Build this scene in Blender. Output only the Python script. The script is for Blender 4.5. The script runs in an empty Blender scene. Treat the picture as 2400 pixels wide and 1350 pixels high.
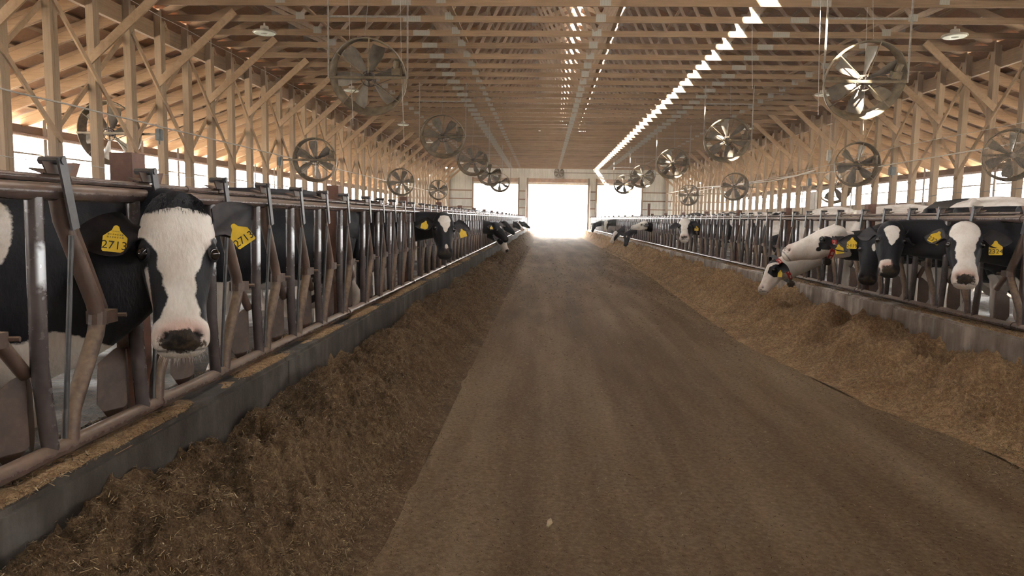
import bpy, bmesh, math, random
import numpy as np
from mathutils import Vector, Matrix

# ------------------------------------------------------------------ camera, sky, sun, exposure
SC = bpy.context.scene
COL = SC.collection
EYE = 1.55                       # eye height above the feed lane
FPX, YAW, PITCH, ROLL = 1650.0, .0443, .0989, .0167

def cam_axes():
    f = np.array([-math.sin(YAW)*math.cos(PITCH), math.cos(YAW)*math.cos(PITCH), -math.sin(PITCH)])
    r = np.array([math.cos(YAW), math.sin(YAW), 0.]); u = np.cross(r, f)
    c, s = math.cos(ROLL), math.sin(ROLL)
    return c*r+s*u, -s*r+c*u, f
CR, CU, CF = cam_axes()
cam_d = bpy.data.cameras.new('camera'); cam = bpy.data.objects.new('camera', cam_d); COL.objects.link(cam)
cam_d.lens = FPX*36/2400; cam_d.sensor_width = 36; cam_d.clip_start = .05; cam_d.clip_end = 500
M = Matrix.Identity(4)
for i in range(3):
    M[i][0], M[i][1], M[i][2] = CR[i], CU[i], -CF[i]
M[2][3] = EYE
cam.matrix_world = M
SC.camera = cam

def at(x, y, **k):               # where the sight line through a picture point meets a plane of the barn (world metres)
    d = CF + (x-1200)/FPX*CR - (y-675)/FPX*CU
    (n, v), = k.items(); i = 'XYZ'.index(n)
    if n == 'Z': v = v-EYE
    p = d*(v/d[i]); p[2] += EYE
    return Vector(p)

w = bpy.data.worlds.new('sky'); SC.world = w; w.use_nodes = True
bg = w.node_tree.nodes['Background']; bg.inputs[0].default_value = (1, .975, .935, 1); bg.inputs[1].default_value = 15.0
sun_d = bpy.data.lights.new('sun', 'SUN'); sun = bpy.data.objects.new('sun', sun_d); COL.objects.link(sun)
sun_d.energy = 85; sun_d.angle = math.radians(.6); sun_d.color = (1, .95, .86)
sun.rotation_euler = Vector((.76, 1.0, -1)).to_track_quat('-Z', 'Y').to_euler()
VS = SC.view_settings
VS.view_transform = 'Standard'; VS.look = 'None'; VS.gamma = 1; VS.use_curve_mapping = False
VS.exposure = 1.0
SC.cycles.diffuse_bounces = 6; SC.cycles.max_bounces = 10
SC.cycles.sample_clamp_indirect = 8

# ------------------------------------------------------------------ main measures
XC = 1.16                        # barn centre line
RL, RR = -1.718, 4.0355          # headlock rails
ZT, ZB = 1.614, .70              # top and bottom rail
HP = 10.1                        # half spacing of the post rows
PEN = .25                        # pen floor height
CH = 5.92                        # underside of truss bottom chords
YE = 64.0                        # end wall
HW = 15.5                        # half width of the barn
RIDGE = 10.41
BAY = 1.22
Y0 = 11.42
rng = np.random.default_rng(5)
random.seed(5)

# ------------------------------------------------------------------ helpers
def mat_new(name):
    m = bpy.data.materials.new(name); m.use_nodes = True
    return m, m.node_tree.nodes, m.node_tree.links, m.node_tree.nodes['Principled BSDF']

def ramp(n, stops):
    r = n.new('ShaderNodeValToRGB'); e = r.color_ramp.elements
    while len(e) < len(stops): e.new(.5)
    for a, (p, c) in zip(e, stops):
        a.position = p; a.color = (*c, 1) if len(c) == 3 else c
    return r

def noise(n, l, vec, scale, detail=4, rough=.55, dist=0):
    t = n.new('ShaderNodeTexNoise'); t.inputs['Scale'].default_value = scale
    t.inputs['Detail'].default_value = detail; t.inputs['Roughness'].default_value = rough; t.inputs['Distortion'].default_value = dist
    if vec is not None: l.new(vec, t.inputs['Vector'])
    return t

def mapping(n, l, scale=(1, 1, 1), which='Object'):
    tc = n.new('ShaderNodeTexCoord'); mp = n.new('ShaderNodeMapping'); mp.inputs['Scale'].default_value = scale
    l.new(tc.outputs[which], mp.inputs[0]); return mp.outputs[0]

def geo_pos(n, l, scale=(1, 1, 1)):
    g = n.new('ShaderNodeNewGeometry'); mp = n.new('ShaderNodeMapping'); mp.inputs['Scale'].default_value = scale
    l.new(g.outputs['Position'], mp.inputs[0]); return mp.outputs[0]

def mixc(n, l, fac, a, b, mode='MIX'):
    m = n.new('ShaderNodeMix'); m.data_type = 'RGBA'; m.blend_type = mode
    for s, v in ((0, fac), (6, a), (7, b)):
        if hasattr(v, 'is_output') or isinstance(v, bpy.types.NodeSocket): l.new(v, m.inputs[s])
        else: m.inputs[s].default_value = v if s == 0 else (*v, 1)
    return m.outputs[2]

def mth(n, l, op, a, b=None, clamp=False):
    m = n.new('ShaderNodeMath'); m.operation = op; m.use_clamp = clamp
    for i, v in enumerate((a, b)):
        if v is None: continue
        if isinstance(v, bpy.types.NodeSocket): l.new(v, m.inputs[i])
        else: m.inputs[i].default_value = v
    return m.outputs[0]

def bump(n, l, h, strength, dist, b):
    bn = n.new('ShaderNodeBump'); bn.inputs['Strength'].default_value = strength; bn.inputs['Distance'].default_value = dist
    l.new(h, bn.inputs['Height']); l.new(bn.outputs[0], b.inputs['Normal'])

def wood(name, c0, c1, grain, rough=.75, specks=.3):
    m, n, l, b = mat_new(name)
    p = geo_pos(n, l, grain); a = noise(n, l, p, 5, 5, .6, .6)
    p2 = geo_pos(n, l); bl = noise(n, l, p2, 1.3, 3)
    oi = n.new('ShaderNodeObjectInfo')
    f = mth(n, l, 'ADD', mth(n, l, 'MULTIPLY', a.outputs[0], .65), mth(n, l, 'MULTIPLY', bl.outputs[0], .45))
    f = mth(n, l, 'ADD', f, mth(n, l, 'MULTIPLY', oi.outputs['Random'], .22))
    r = ramp(n, [(.35, c0), (.62, tuple((x+y)/2 for x, y in zip(c0, c1))), (.95, c1)]); l.new(f, r.inputs[0])
    sp = noise(n, l, p2, 55, 2); sr = ramp(n, [(.70, (0, 0, 0)), (.76, (1, 1, 1))]); l.new(sp.outputs[0], sr.inputs[0])
    c = mixc(n, l, mth(n, l, 'MULTIPLY', sr.outputs[0], specks), r.outputs[0], (.62, .5, .38))
    l.new(c, b.inputs['Base Color']); b.inputs['Roughness'].default_value = rough; b.inputs['Specular IOR Level'].default_value = .25
    bump(n, l, a.outputs[0], .25, .004, b)
    return m

W0, W1 = (.125, .074, .040), (.315, .205, .118)
MW_X = wood('truss_wood', W0, W1, (.25, 6, 6))
MW_Y = wood('brace_wood', W0, W1, (6, .25, 6))
MW_P = wood('post_wood', (.165, .108, .064), (.36, .255, .16), (7, 7, .3))
MW_D = wood('board_wood', (.20, .125, .068), (.42, .285, .17), (2, 2, 2))
MW_R = wood('rafter_wood', (.20, .112, .055), (.43, .275, .155), (.25, 6, 6), specks=.1)
MW_OSB = wood('sheathing', (.105, .048, .022), (.27, .14, .068), (3, 3, 3), specks=.15)

def simple(name, c, rough=.6, metal=0, var=.25, sc=8, spec=.4, bstr=0):
    m, n, l, b = mat_new(name)
    t = noise(n, l, geo_pos(n, l), sc, 5)
    d = tuple(x*(1-var) for x in c); e = tuple(min(1, x*(1+var)) for x in c)
    r = ramp(n, [(.3, d), (.7, e)]); l.new(t.outputs[0], r.inputs[0]); l.new(r.outputs[0], b.inputs['Base Color'])
    b.inputs['Roughness'].default_value = rough; b.inputs['Metallic'].default_value = metal; b.inputs['Specular IOR Level'].default_value = spec
    if bstr: bump(n, l, t.outputs[0], bstr, .01, b)
    return m

def rail_metal(name, base, worn_glint, z0=None, z1=None, dust=.5, dustc=(.36, .245, .14), rough=.42, side=0):
    """painted steel with feed dust on what faces up, and rubbed bare with a painted sky glint between the heights z0 and z1"""
    m, n, l, b = mat_new(name)
    p = geo_pos(n, l); t = noise(n, l, p, 9, 5); t2 = noise(n, l, p, 40, 3)
    g = n.new('ShaderNodeNewGeometry'); sx = n.new('ShaderNodeSeparateXYZ'); l.new(g.outputs['Normal'], sx.inputs[0])
    r = ramp(n, [(.3, tuple(x*.7 for x in base)), (.7, tuple(x*1.3 for x in base))]); l.new(t.outputs[0], r.inputs[0])
    c = r.outputs[0]; met = None
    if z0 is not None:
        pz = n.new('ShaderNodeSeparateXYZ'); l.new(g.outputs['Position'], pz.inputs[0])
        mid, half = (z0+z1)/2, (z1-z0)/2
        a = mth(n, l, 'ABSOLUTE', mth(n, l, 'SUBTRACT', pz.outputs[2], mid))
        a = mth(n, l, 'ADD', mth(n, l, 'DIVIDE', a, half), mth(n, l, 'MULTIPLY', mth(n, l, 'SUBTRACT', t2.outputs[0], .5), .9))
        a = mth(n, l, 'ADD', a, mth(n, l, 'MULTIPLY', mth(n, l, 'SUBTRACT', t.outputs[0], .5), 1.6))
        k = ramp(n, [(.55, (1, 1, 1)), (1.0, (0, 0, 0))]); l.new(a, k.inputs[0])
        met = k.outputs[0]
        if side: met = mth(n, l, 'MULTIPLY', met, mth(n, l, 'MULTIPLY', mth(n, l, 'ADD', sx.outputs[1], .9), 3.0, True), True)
        c = mixc(n, l, met, c, worn_glint)
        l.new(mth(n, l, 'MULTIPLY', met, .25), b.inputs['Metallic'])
    df = mth(n, l, 'ADD', sx.outputs[2], mth(n, l, 'MULTIPLY', mth(n, l, 'SUBTRACT', t2.outputs[0], .5), 1.1))
    df = mth(n, l, 'MULTIPLY', mth(n, l, 'ADD', df, .02 if side == 0 else -.12, True), dust)
    dr = n.new('ShaderNodeClamp'); l.new(df, dr.inputs[0])
    c = mixc(n, l, dr.outputs[0], c, dustc)
    l.new(c, b.inputs['Base Color'])
    l.new(mth(n, l, 'ADD', mth(n, l, 'MULTIPLY', dr.outputs[0], .45), rough), b.inputs['Roughness'])
    bump(n, l, t2.outputs[0], .15, .003, b)
    return m

M_RAIL = rail_metal('rail_steel', (.088, .060, .052), (.6, .6, .62), dust=.32, rough=.27)
M_UP = rail_metal('upright_steel', (.082, .067, .065), (.80, .85, .90), 1.24, 1.47, dust=.3, rough=.27, side=1)  # pale blue band: neck-rubbed steel plus sky reflection painted into the colour
M_BENT = rail_metal('bent_steel', (.105, .067, .050), (.5, .5, .5), dust=.85, rough=.45)
M_PAD = rail_metal('paddle_steel', (.088, .056, .042), (.5, .5, .5), dust=.4, rough=.45)
M_STRAP = rail_metal('strap_steel', (.065, .066, .07), (.5, .5, .5), dust=.3, rough=.35)
M_RUST = rail_metal('rusty_steel', (.135, .062, .042), (.5, .5, .5), dust=.5, rough=.6)
M_GALV = simple('galvanised', (.27, .25, .22), .42, .6, .25, 20)
M_DARK = simple('dark_iron', (.075, .058, .045), .55, .3, .35, 30)
M_RING = simple('fan_ring', (.15, .112, .066), .55, .15, .45, 7)
M_BLADE = simple('fan_blade', (.15, .125, .095), .5, .2, .35, 6)
M_CONC = None

def concrete(name, k=1.0):
    m, n, l, b = mat_new(name)
    p = geo_pos(n, l); a = noise(n, l, p, 2.2, 6, .6); s = noise(n, l, geo_pos(n, l, (6, 6, .8)), 1.6, 4)
    g = noise(n, l, p, 60, 3)
    r = ramp(n, [(.3, tuple(k*x for x in (.040, .031, .024))), (.5, tuple(k*x for x in (.108, .092, .077))), (.74, tuple(k*x for x in (.25, .23, .205)))]); l.new(mth(n, l, 'ADD', mth(n, l, 'MULTIPLY', a.outputs[0], .6), mth(n, l, 'MULTIPLY', s.outputs[0], .4)), r.inputs[0])
    l.new(r.outputs[0], b.inputs['Base Color']); b.inputs['Roughness'].default_value = .85; b.inputs['Specular IOR Level'].default_value = .15
    bump(n, l, g.outputs[0], .5, .008, b); return m
M_CONC = concrete('concrete', .62); M_CONC_R = concrete('concrete_lit', 2.9)  # right curb copy is raised: stronger light on that side painted into its colour

class MB:
    """collects shapes; build() links them as one mesh object"""
    def __init__(s): s.v, s.f, s.m, s.k = [], [], [], 0
    def add(s, vs, fs):
        o = len(s.v); s.v += [tuple(map(float, v)) for v in vs]
        for f in fs: s.f.append(tuple(o+i for i in f)); s.m.append(s.k)
        return s
    def box(s, c, d, rot=None):
        vs = [Vector((x*d[0]/2, y*d[1]/2, z*d[2]/2)) for x in (-1, 1) for y in (-1, 1) for z in (-1, 1)]
        if rot is not None: vs = [rot @ v for v in vs]
        return s.add([v+Vector(c) for v in vs], [(0, 1, 3, 2), (4, 6, 7, 5), (0, 4, 5, 1), (2, 3, 7, 6), (0, 2, 6, 4), (1, 5, 7, 3)])
    def beam(s, p, q, wd, h, up=(0, 0, 1), ext=0):
        """board from p to q; h along up, wd across"""
        p, q = Vector(p), Vector(q); t = (q-p).normalized(); p = p-t*ext; q = q+t*ext
        u = Vector(up); u = (u-t*u.dot(t)).normalized(); a = t.cross(u)
        vs = [e+a*(i*wd/2)+u*(j*h/2) for e in (p, q) for i, j in ((-1, -1), (1, -1), (1, 1), (-1, 1))]
        return s.add(vs, [(3, 2, 1, 0), (4, 5, 6, 7), (0, 1, 5, 4), (1, 2, 6, 5), (2, 3, 7, 6), (3, 0, 4, 7)])
    def tube(s, pts, r, n=10, cap=True):
        pts = [Vector(p) for p in pts]; rs = r if isinstance(r, (list, tuple)) else [r]*len(pts)
        vs = []; ref = None
        for i, p in enumerate(pts):
            t = ((pts[min(i+1, len(pts)-1)]-p).normalized() + (p-pts[max(i-1, 0)]).normalized())
            t = t.normalized() if t.length > 1e-6 else Vector((0, 0, 1))
            if ref is None: ref = Vector((0, 0, 1)) if abs(t.z) < .9 else Vector((1, 0, 0))
            a = (ref-t*ref.dot(t)).normalized(); ref = a; b = t.cross(a)
            vs += [p+a*(rs[i]*math.cos(2*math.pi*k/n))+b*(rs[i]*math.sin(2*math.pi*k/n)) for k in range(n)]
        fs = [(i*n+k, i*n+(k+1) % n, (i+1)*n+(k+1) % n, (i+1)*n+k) for i in range(len(pts)-1) for k in range(n)]
        if cap: fs += [tuple(range(n))[::-1], tuple((len(pts)-1)*n+k for k in range(n))]
        return s.add(vs, fs)
    def lathe(s, prof, c, axis=(0, 0, 1), n=24, closed=False):
        """profile of (radius, height) turned about axis at c"""
        ax = Vector(axis).normalized(); a = ax.orthogonal().normalized(); b = ax.cross(a); c = Vector(c)
        vs = [c+ax*h+a*(r*math.cos(2*math.pi*k/n))+b*(r*math.sin(2*math.pi*k/n)) for r, h in prof for k in range(n)]
        m = len(prof); rg = range(m if closed else m-1)
        fs = [(i*n+k, i*n+(k+1) % n, ((i+1) % m)*n+(k+1) % n, ((i+1) % m)*n+k) for i in rg for k in range(n)]
        if not closed:
            if prof[0][0] > 1e-5: fs.append(tuple(range(n))[::-1])
            if prof[-1][0] > 1e-5: fs.append(tuple((m-1)*n+k for k in range(n)))
        return s.add(vs, fs)
    def plate(s, poly, th, frame):
        """polygon in the plane of frame (3 vectors: origin, a, b), thickness th"""
        o, a, b = map(Vector, frame); nn = a.cross(b).normalized(); n = len(poly)
        vs = [o+a*x+b*y+nn*(k*th/2) for k in (-1, 1) for x, y in poly]
        return s.add(vs, [tuple(range(n))[::-1], tuple(range(n, 2*n))]+[(i, (i+1) % n, n+(i+1) % n, n+i) for i in range(n)])
    def mesh(s, name, mats, smooth=False):
        me = bpy.data.meshes.new(name); me.from_pydata(s.v, [], s.f)
        for m in (mats if isinstance(mats, (list, tuple)) else [mats]): me.materials.append(m)
        if len(set(s.m)) > 1: me.polygons.foreach_set('material_index', s.m)
        if smooth:
            me.polygons.foreach_set('use_smooth', [True]*len(me.polygons))
        me.validate(); me.update()
        if smooth and hasattr(me, 'set_sharp_from_angle'): me.set_sharp_from_angle(angle=math.radians(50))
        return me
    def build(s, name, mats, parent=None, smooth=False, loc=None):
        return inst(name, s.mesh(name, mats, smooth), parent, loc)

def inst(name, me, parent=None, loc=None, rot=None):
    o = bpy.data.objects.new(name, me); COL.objects.link(o)
    if parent is not None: o.parent = parent
    if loc is not None: o.location = loc
    if rot is not None: o.rotation_euler = rot
    return o

def tag(o, label=None, cat=None, group=None, kind=None):
    if label: o['label'] = label
    if cat: o['category'] = cat
    if group: o['group'] = group
    if kind: o['kind'] = kind
    return o

def thing(name, loc, label, cat, group=None, kind=None, rotz=0):
    o = bpy.data.objects.new(name, None); COL.objects.link(o); o.location = loc; o.empty_display_size = .1
    o.rotation_euler = (0, 0, rotz)
    return tag(o, label, cat, group, kind)

ORD = ['nearest']+'second third fourth fifth sixth seventh eighth ninth tenth eleventh twelfth thirteenth fourteenth fifteenth sixteenth seventeenth eighteenth nineteenth twentieth'.split()
for t_ in ('twenty', 'thirty', 'forty'): ORD += [f'{t_}-{q}' for q in 'first second third fourth fifth sixth seventh eighth ninth'.split()]+[{'twenty': 'thirtieth', 'thirty': 'fortieth', 'forty': 'fiftieth'}[t_]]

def hash2(ix, iy, seed):
    h = (ix*374761393+iy*668265263+seed*982451653) & 0xffffffff
    h = ((h ^ (h >> 13))*1274126177) & 0xffffffff
    return ((h ^ (h >> 16)) & 0xffff)/65535.
def vnoise(x, y, seed=0):
    x, y = np.asarray(x, float), np.asarray(y, float)
    ix, iy = np.floor(x).astype(np.int64), np.floor(y).astype(np.int64); fx, fy = x-ix, y-iy
    fx, fy = fx*fx*(3-2*fx), fy*fy*(3-2*fy)
    a, b, c, d = hash2(ix, iy, seed), hash2(ix+1, iy, seed), hash2(ix, iy+1, seed), hash2(ix+1, iy+1, seed)
    return (a*(1-fx)+b*fx)*(1-fy)+(c*(1-fx)+d*fx)*fy
def fbm(x, y, seed=0, o=4):
    s = 0; a = .5
    for i in range(o): s = s+a*vnoise(x*2**i, y*2**i, seed+i); a *= .5
    return s

def grid_mesh(name, X, Y, Z, mats):
    ny, nx = X.shape
    me = bpy.data.meshes.new(name)
    idx = np.arange(nx*ny).reshape(ny, nx)
    f = np.stack([idx[:-1, :-1], idx[:-1, 1:], idx[1:, 1:], idx[1:, :-1]], -1).reshape(-1, 4)
    me.from_pydata(np.stack([X, Y, Z], -1).reshape(-1, 3).tolist(), [], f.tolist())
    for m in mats: me.materials.append(m)
    me.polygons.foreach_set('use_smooth', [True]*len(me.polygons)); me.update()
    return me

# ------------------------------------------------------------------ ground, lane, pens, curbs
def lane_mat():
    m, n, l, b = mat_new('lane_dirt')
    p = geo_pos(n, l)
    big = noise(n, l, geo_pos(n, l, (1.0, .22, 1)), .9, 5, .6); st = noise(n, l, geo_pos(n, l, (2.2, .12, 1)), 1.0, 4)
    fine = noise(n, l, p, 34, 6, .7); fleck = noise(n, l, p, 130, 2)
    r = ramp(n, [(.3, (.070, .041, .021)), (.5, (.185, .120, .066)), (.70, (.36, .26, .16))])
    f = mth(n, l, 'ADD', mth(n, l, 'MULTIPLY', big.outputs[0], .45), mth(n, l, 'MULTIPLY', fine.outputs[0], .42))
    f = mth(n, l, 'ADD', f, mth(n, l, 'MULTIPLY', st.outputs[0], .42)); f = mth(n, l, 'SUBTRACT', f, .12); l.new(f, r.inputs[0])
    k = ramp(n, [(.69, (0, 0, 0)), (.74, (1, 1, 1))]); l.new(fleck.outputs[0], k.inputs[0])
    c = mixc(n, l, mth(n, l, 'MULTIPLY', k.outputs[0], .6), r.outputs[0], (.42, .33, .21))
    l.new(c, b.inputs['Base Color']); b.inputs['Roughness'].default_value = .8; b.inputs['Specular IOR Level'].default_value = .12
    bump(n, l, mth(n, l, 'ADD', fine.outputs[0], mth(n, l, 'MULTIPLY', fleck.outputs[0], .5)), 1.0, .03, b)
    return m
M_LANE = lane_mat(); YB0 = -12.0
ys = np.concatenate([np.linspace(YB0, 1.5, 14), np.geomspace(1.55, YE, 420)]); xs = np.linspace(-1.6, 3.9, 150)
X, Y = np.meshgrid(xs, ys)
Z = -.012+.010*fbm(X*3, Y*.9, 3)+.016*(fbm(X*2.1, Y*.25, 8)-.5)+.006*fbm(X*14, Y*9, 4)*(Y < 14)
o = inst('floor', grid_mesh('floor', X, Y, Z, [M_LANE]))
tag(o, 'packed brown dirt feed lane between the two feed piles', 'floor', kind='structure')

def pen_mat():
    m, n, l, b = mat_new('pen_floor_wet')
    p = geo_pos(n, l); a = noise(n, l, geo_pos(n, l, (1, 1.6, 1)), 11, 5, .7); w2 = noise(n, l, p, 1.1, 3)
    r = ramp(n, [(.35, (.018, .013, .009)), (.65, (.085, .058, .035))]); l.new(a.outputs[0], r.inputs[0]); l.new(r.outputs[0], b.inputs['Base Color'])
    k = ramp(n, [(.40, (.36, .36, .36)), (.6, (.85, .85, .85))]); l.new(w2.outputs[0], k.inputs[0]); l.new(k.outputs[0], b.inputs['Roughness'])
    b.inputs['Specular IOR Level'].default_value = .3; bump(n, l, a.outputs[0], 1.0, .10, b); return m
M_PEN = pen_mat()
for nm, x0, x1, lab in (('floor', XC-HW, -1.95, 'wet manure-covered pen floor behind the left headlocks'), ('floor', 4.27, XC+HW, 'manure-covered pen floor behind the right headlocks')):
    b = MB().box(((x0+x1)/2, (YE+YB0)/2, PEN/2-.05), (x1-x0, YE-YB0, PEN+.1)); tag(b.build(nm, M_PEN), lab, 'floor', kind='structure')
M_OUT = simple('outside_gravel', (.50, .48, .44), .9, 0, .12, 3)
g = MB().box((0, 30, -.25), (340, 340, .3)); tag(g.build('ground', M_OUT), 'pale bright ground outside beyond the end doors', 'ground', kind='structure')

for x0, x1, lab in ((-1.95, -1.6, 'concrete feed curb under the left headlocks'), (3.9, 4.27, 'concrete feed curb under the right headlocks')):
    t = thing('feed_curb', ((x0+x1)/2, 0, 0), lab, 'curb', kind='structure')
    y = -3.0; k = 0
    while y < YE-.3:
        L = min(3.66, YE-.1-y)
        bm = bmesh.new(); bmesh.ops.create_cube(bm, size=1)
        bmesh.ops.scale(bm, vec=(x1-x0, L-.012, .645), verts=bm.verts); bmesh.ops.translate(bm, vec=(0, y+L/2, .645/2-.005+.006*random.random()), verts=bm.verts)
        bmesh.ops.bevel(bm, geom=[e for e in bm.edges if abs(e.verts[0].co.z-e.verts[1].co.z) < 1e-4 and e.verts[0].co.z > .3 and abs(e.verts[0].co.x-e.verts[1].co.x) < 1e-4], offset=.018, segments=2, affect='EDGES')
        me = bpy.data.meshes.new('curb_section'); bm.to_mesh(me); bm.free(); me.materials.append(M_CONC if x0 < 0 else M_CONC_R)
        inst('curb_section', me, t); y += L; k += 1

# ------------------------------------------------------------------ roof, side walls, end wall
def slope_mesh(x0, z0, x1, z1, ya, yb, th=.03):
    return MB().add([(x0, ya, z0), (x1, ya, z1), (x1, yb, z1), (x0, yb, z0), (x0, ya, z0+th), (x1, ya, z1+th), (x1, yb, z1+th), (x0, yb, z0+th)],
                    [(0, 1, 2, 3), (7, 6, 5, 4), (0, 4, 5, 1), (1, 5, 6, 2), (2, 6, 7, 3), (3, 7, 4, 0)])
HEEL = CH+.30; EAVE_Z = 3.93; GAP = .19
YB = -12.0
for sg, side in ((-1, 'left'), (1, 'right')):
    sl = (RIDGE-HEEL)/HP
    o = slope_mesh(XC+sg*(HP+.15), HEEL-.15*sl, XC+sg*GAP, RIDGE-GAP*sl, YB, YE+.4).build('ceiling', MW_OSB)
    tag(o, f'steep brown board roof underside above the trusses on the {side} of the ridge', 'ceiling', kind='structure')
    pm = MB().box((0, (YB+YE)/2, 0), (.09, YE-YB, .04)).mesh('purlin', MW_Y)
    d = .75
    while d < HP-.2:
        q = inst('purlin', pm, o, (XC+sg*d, 0, RIDGE-d*sl-.024), (0, sg*math.atan(sl), 0)); d += .61
    # lean-to roof from the post row down to the outer wall
    za, zb = HEEL-.12, EAVE_Z+.19
    o = slope_mesh(XC+sg*(HP-.05), za, XC+sg*(HW+.5), zb-.5*(za-zb)/(HW-HP), YB, YE+.4).build('ceiling', MW_OSB)
    tag(o, f'low sloping brown board roof underside over the {side} pens', 'ceiling', kind='structure')
    s2 = (za-zb)/(HW-HP+.05); d = .4
    while d < HW-HP:
        inst('purlin', pm, o, (XC+sg*(HP+d), 0, za-(d+.05)*s2-.024), (0, sg*math.atan(s2), 0)); d += .75
    rm = MB()
    for q in (-.03, .03): rm.beam((XC+sg*(HP-.05), q, za-.19), (XC+sg*(HW+.3), q, za-.19-(HW+.35-HP)*s2), .04, .29)
    rm.beam((XC+sg*(HP-.05), -.06, za-.10), (XC+sg*(HW+.3), -.06, za-.10-(HW+.35-HP)*s2), .03, .06)
    rm = rm.mesh('rafter', MW_R)
    y = Y0-1.22+.17
    while y < YE:
        inst('rafter', rm, o, (0, y, random.uniform(-.006, .006))); y += BAY

M_WALL = simple('wall_board', (.33, .25, .17), .8, 0, .2, 2.5)
M_STUD = simple('wall_stud_paint', (.48, .43, .36), .7, 0, .15, 6)
def ribbed(name, c):
    m, n, l, b = mat_new(name); p = geo_pos(n, l, (1, 1, .5)); a = noise(n, l, p, 1.5, 4)
    r = ramp(n, [(.3, tuple(x*.75 for x in c)), (.7, c)]); l.new(a.outputs[0], r.inputs[0]); l.new(r.outputs[0], b.inputs['Base Color'])
    b.inputs['Roughness'].default_value = .5; b.inputs['Metallic'].default_value = .15; return m
M_STEEL = ribbed('ribbed_steel', (.66, .66, .60))
SILL, HEAD, MIDR = 2.5, 3.62, 3.10
for sg, side in ((-1, 'left'), (1, 'right')):
    x = XC+sg*HW
    wl = thing(f'wall_{side}', (x, 0, 0), f'low outer side wall with a long open band on the {side} of the barn', 'wall', kind='structure')
    n_ = 0; y = YB
    while y < YE-.01:
        L = min(2.44, YE-y)
        hgt = SILL
        MB().box((0, y+L/2, hgt/2), (.05, L-.012, hgt)).build('wall_panel', M_WALL, wl)
        MB().box((-sg*.06, y, 2.1), (.09, .14, 4.2)).build('stud', M_STUD, wl)
        y += L
    for z, h, nm, dx in ((SILL+.03, .06, 'sill', .05), (MIDR, .05, 'mid_rail', .03), (HEAD+.12, .24, 'header', .05)):
        MB().box((-sg*dx, (YB+YE)/2, z), (.06, YE-YB, h)).build(nm, MW_Y if nm != 'mid_rail' else M_STUD, wl)
    MB().tube([(-sg*.1, YB, HEAD-.03), (-sg*.1, YE, HEAD-.03)], .05, 8).build('curtain_roll', simple('curtain_roll_'+side, (.5, .4, .36), .7, 0, .3, 20), wl, True)

def rib_sheet(xa, xb, za, zb, y, nm, parent):
    xs_, ys_ = [], []
    xx = xa; per = .23
    while xx < xb:
        for dx, dy in ((0, 0), (.17, 0), (.185, -.028), (.215, -.028)):
            if xx+dx < xb: xs_.append(xx+dx); ys_.append(y+dy)
        xx += per
    xs_.append(xb); ys_.append(y); n = len(xs_)
    vs = [(a, b, z) for z in (za, zb) for a, b in zip(xs_, ys_)]+[(a, b+.012, z) for z in (za, zb) for a, b in zip(xs_, ys_)]
    fs = [(i, i+1, n+i+1, n+i) for i in range(n-1)]+[(2*n+i+1, 2*n+i, 3*n+i, 3*n+i+1) for i in range(n-1)]
    return MB().add(vs, fs).build(nm, M_STEEL, parent)
wf = thing('wall_back', (0, YE, 0), 'far end wall of ribbed steel with three big bright openings', 'wall', kind='structure')
DOORS = [(-6.45, -2.45), (-1.52, 3.82), (4.66, 8.6)]
DTOP = 4.58
def end_top(x): return min(RIDGE-(RIDGE-HEEL)/HP*abs(x-XC), 99) if abs(x-XC) < HP else HEEL-.12-(abs(x-XC)-HP)*.36
cuts = [XC-HW]+[v for d in DOORS for v in d]+[XC+HW]
for i in range(0, len(cuts), 2):
    a, b = cuts[i], cuts[i+1]; nn = max(1, int(round((b-a)/1.0)))
    for k in range(nn):
        xa, xb = a+(b-a)*k/nn, a+(b-a)*(k+1)/nn
        rib_sheet(xa, xb+.03, 0, min(end_top(xa), end_top(xb)), 0, 'steel_panel', wf)
    for z in (1.0, 1.75, 2.5, 3.25, 4.0):
        MB().box(((a+b)/2, -.06, z), (b-a, .045, .10)).build('girt', MW_X, wf)
for a, b in DOORS:
    nn = int(round((b-a)/1.0))
    for k in range(nn):
        xa, xb = a+(b-a)*k/nn, a+(b-a)*(k+1)/nn
        rib_sheet(xa, xb+.03, DTOP+.55, min(end_top(xa), end_top(xb)), 0, 'steel_panel', wf)
    MB().box(((a+b)/2, -.02, DTOP+.40), (b-a, .08, .32)).build('door_header', simple('header_board', (.42, .29, .21), .7, 0, .2, 4), wf)
    MB().tube([(a, -.1, DTOP+.12), (b, -.1, DTOP+.12)], .12, 10).build('curtain_roll', simple('roll', (.62, .55, .47), .7, 0, .15, 5), wf, True)
    for x, s_ in ((a, 1), (b, -1)):
        MB().box((x-s_*.07, -.1, DTOP/2+.3), (.14, .16, DTOP+.6)).build('door_post', MW_P, wf)
        MB().beam((x+s_*.02, -.2, DTOP+.55), (x-s_*.10, -.2, DTOP+.05), .05, .12, (0, 1, 0)).build('track_end', M_GALV, wf)
for x in (-1.72, 4.02):
    MB().tube([(x, -.2, .5), (x, -.2, DTOP)], .05, 8).build('downpipe', simple('white_pipe', (.6, .58, .54), .5, 0, .1, 5), wf, True)
for x in (XC-HP+.2, XC+HP-.4):
    MB().box((x, -.14, 3.2), (.18, .2, 6.4)).build('wall_post', MW_P, wf)
# near end of the barn, behind the camera
hp_ = [(-HW-.4, -.1), (HW+.4, -.1), (HW+.4, EAVE_Z+.15), (HP, HEEL+.05), (0, RIDGE+.3), (-HP, HEEL+.05), (-HW-.4, EAVE_Z+.15)]
o = MB().plate(hp_, .06, ((XC, YB-.05, 0), (1, 0, 0), (0, 0, 1))).build('wall_front', M_WALL); tag(o, 'closed board end wall of the barn behind the viewer', 'wall', kind='structure')

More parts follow.
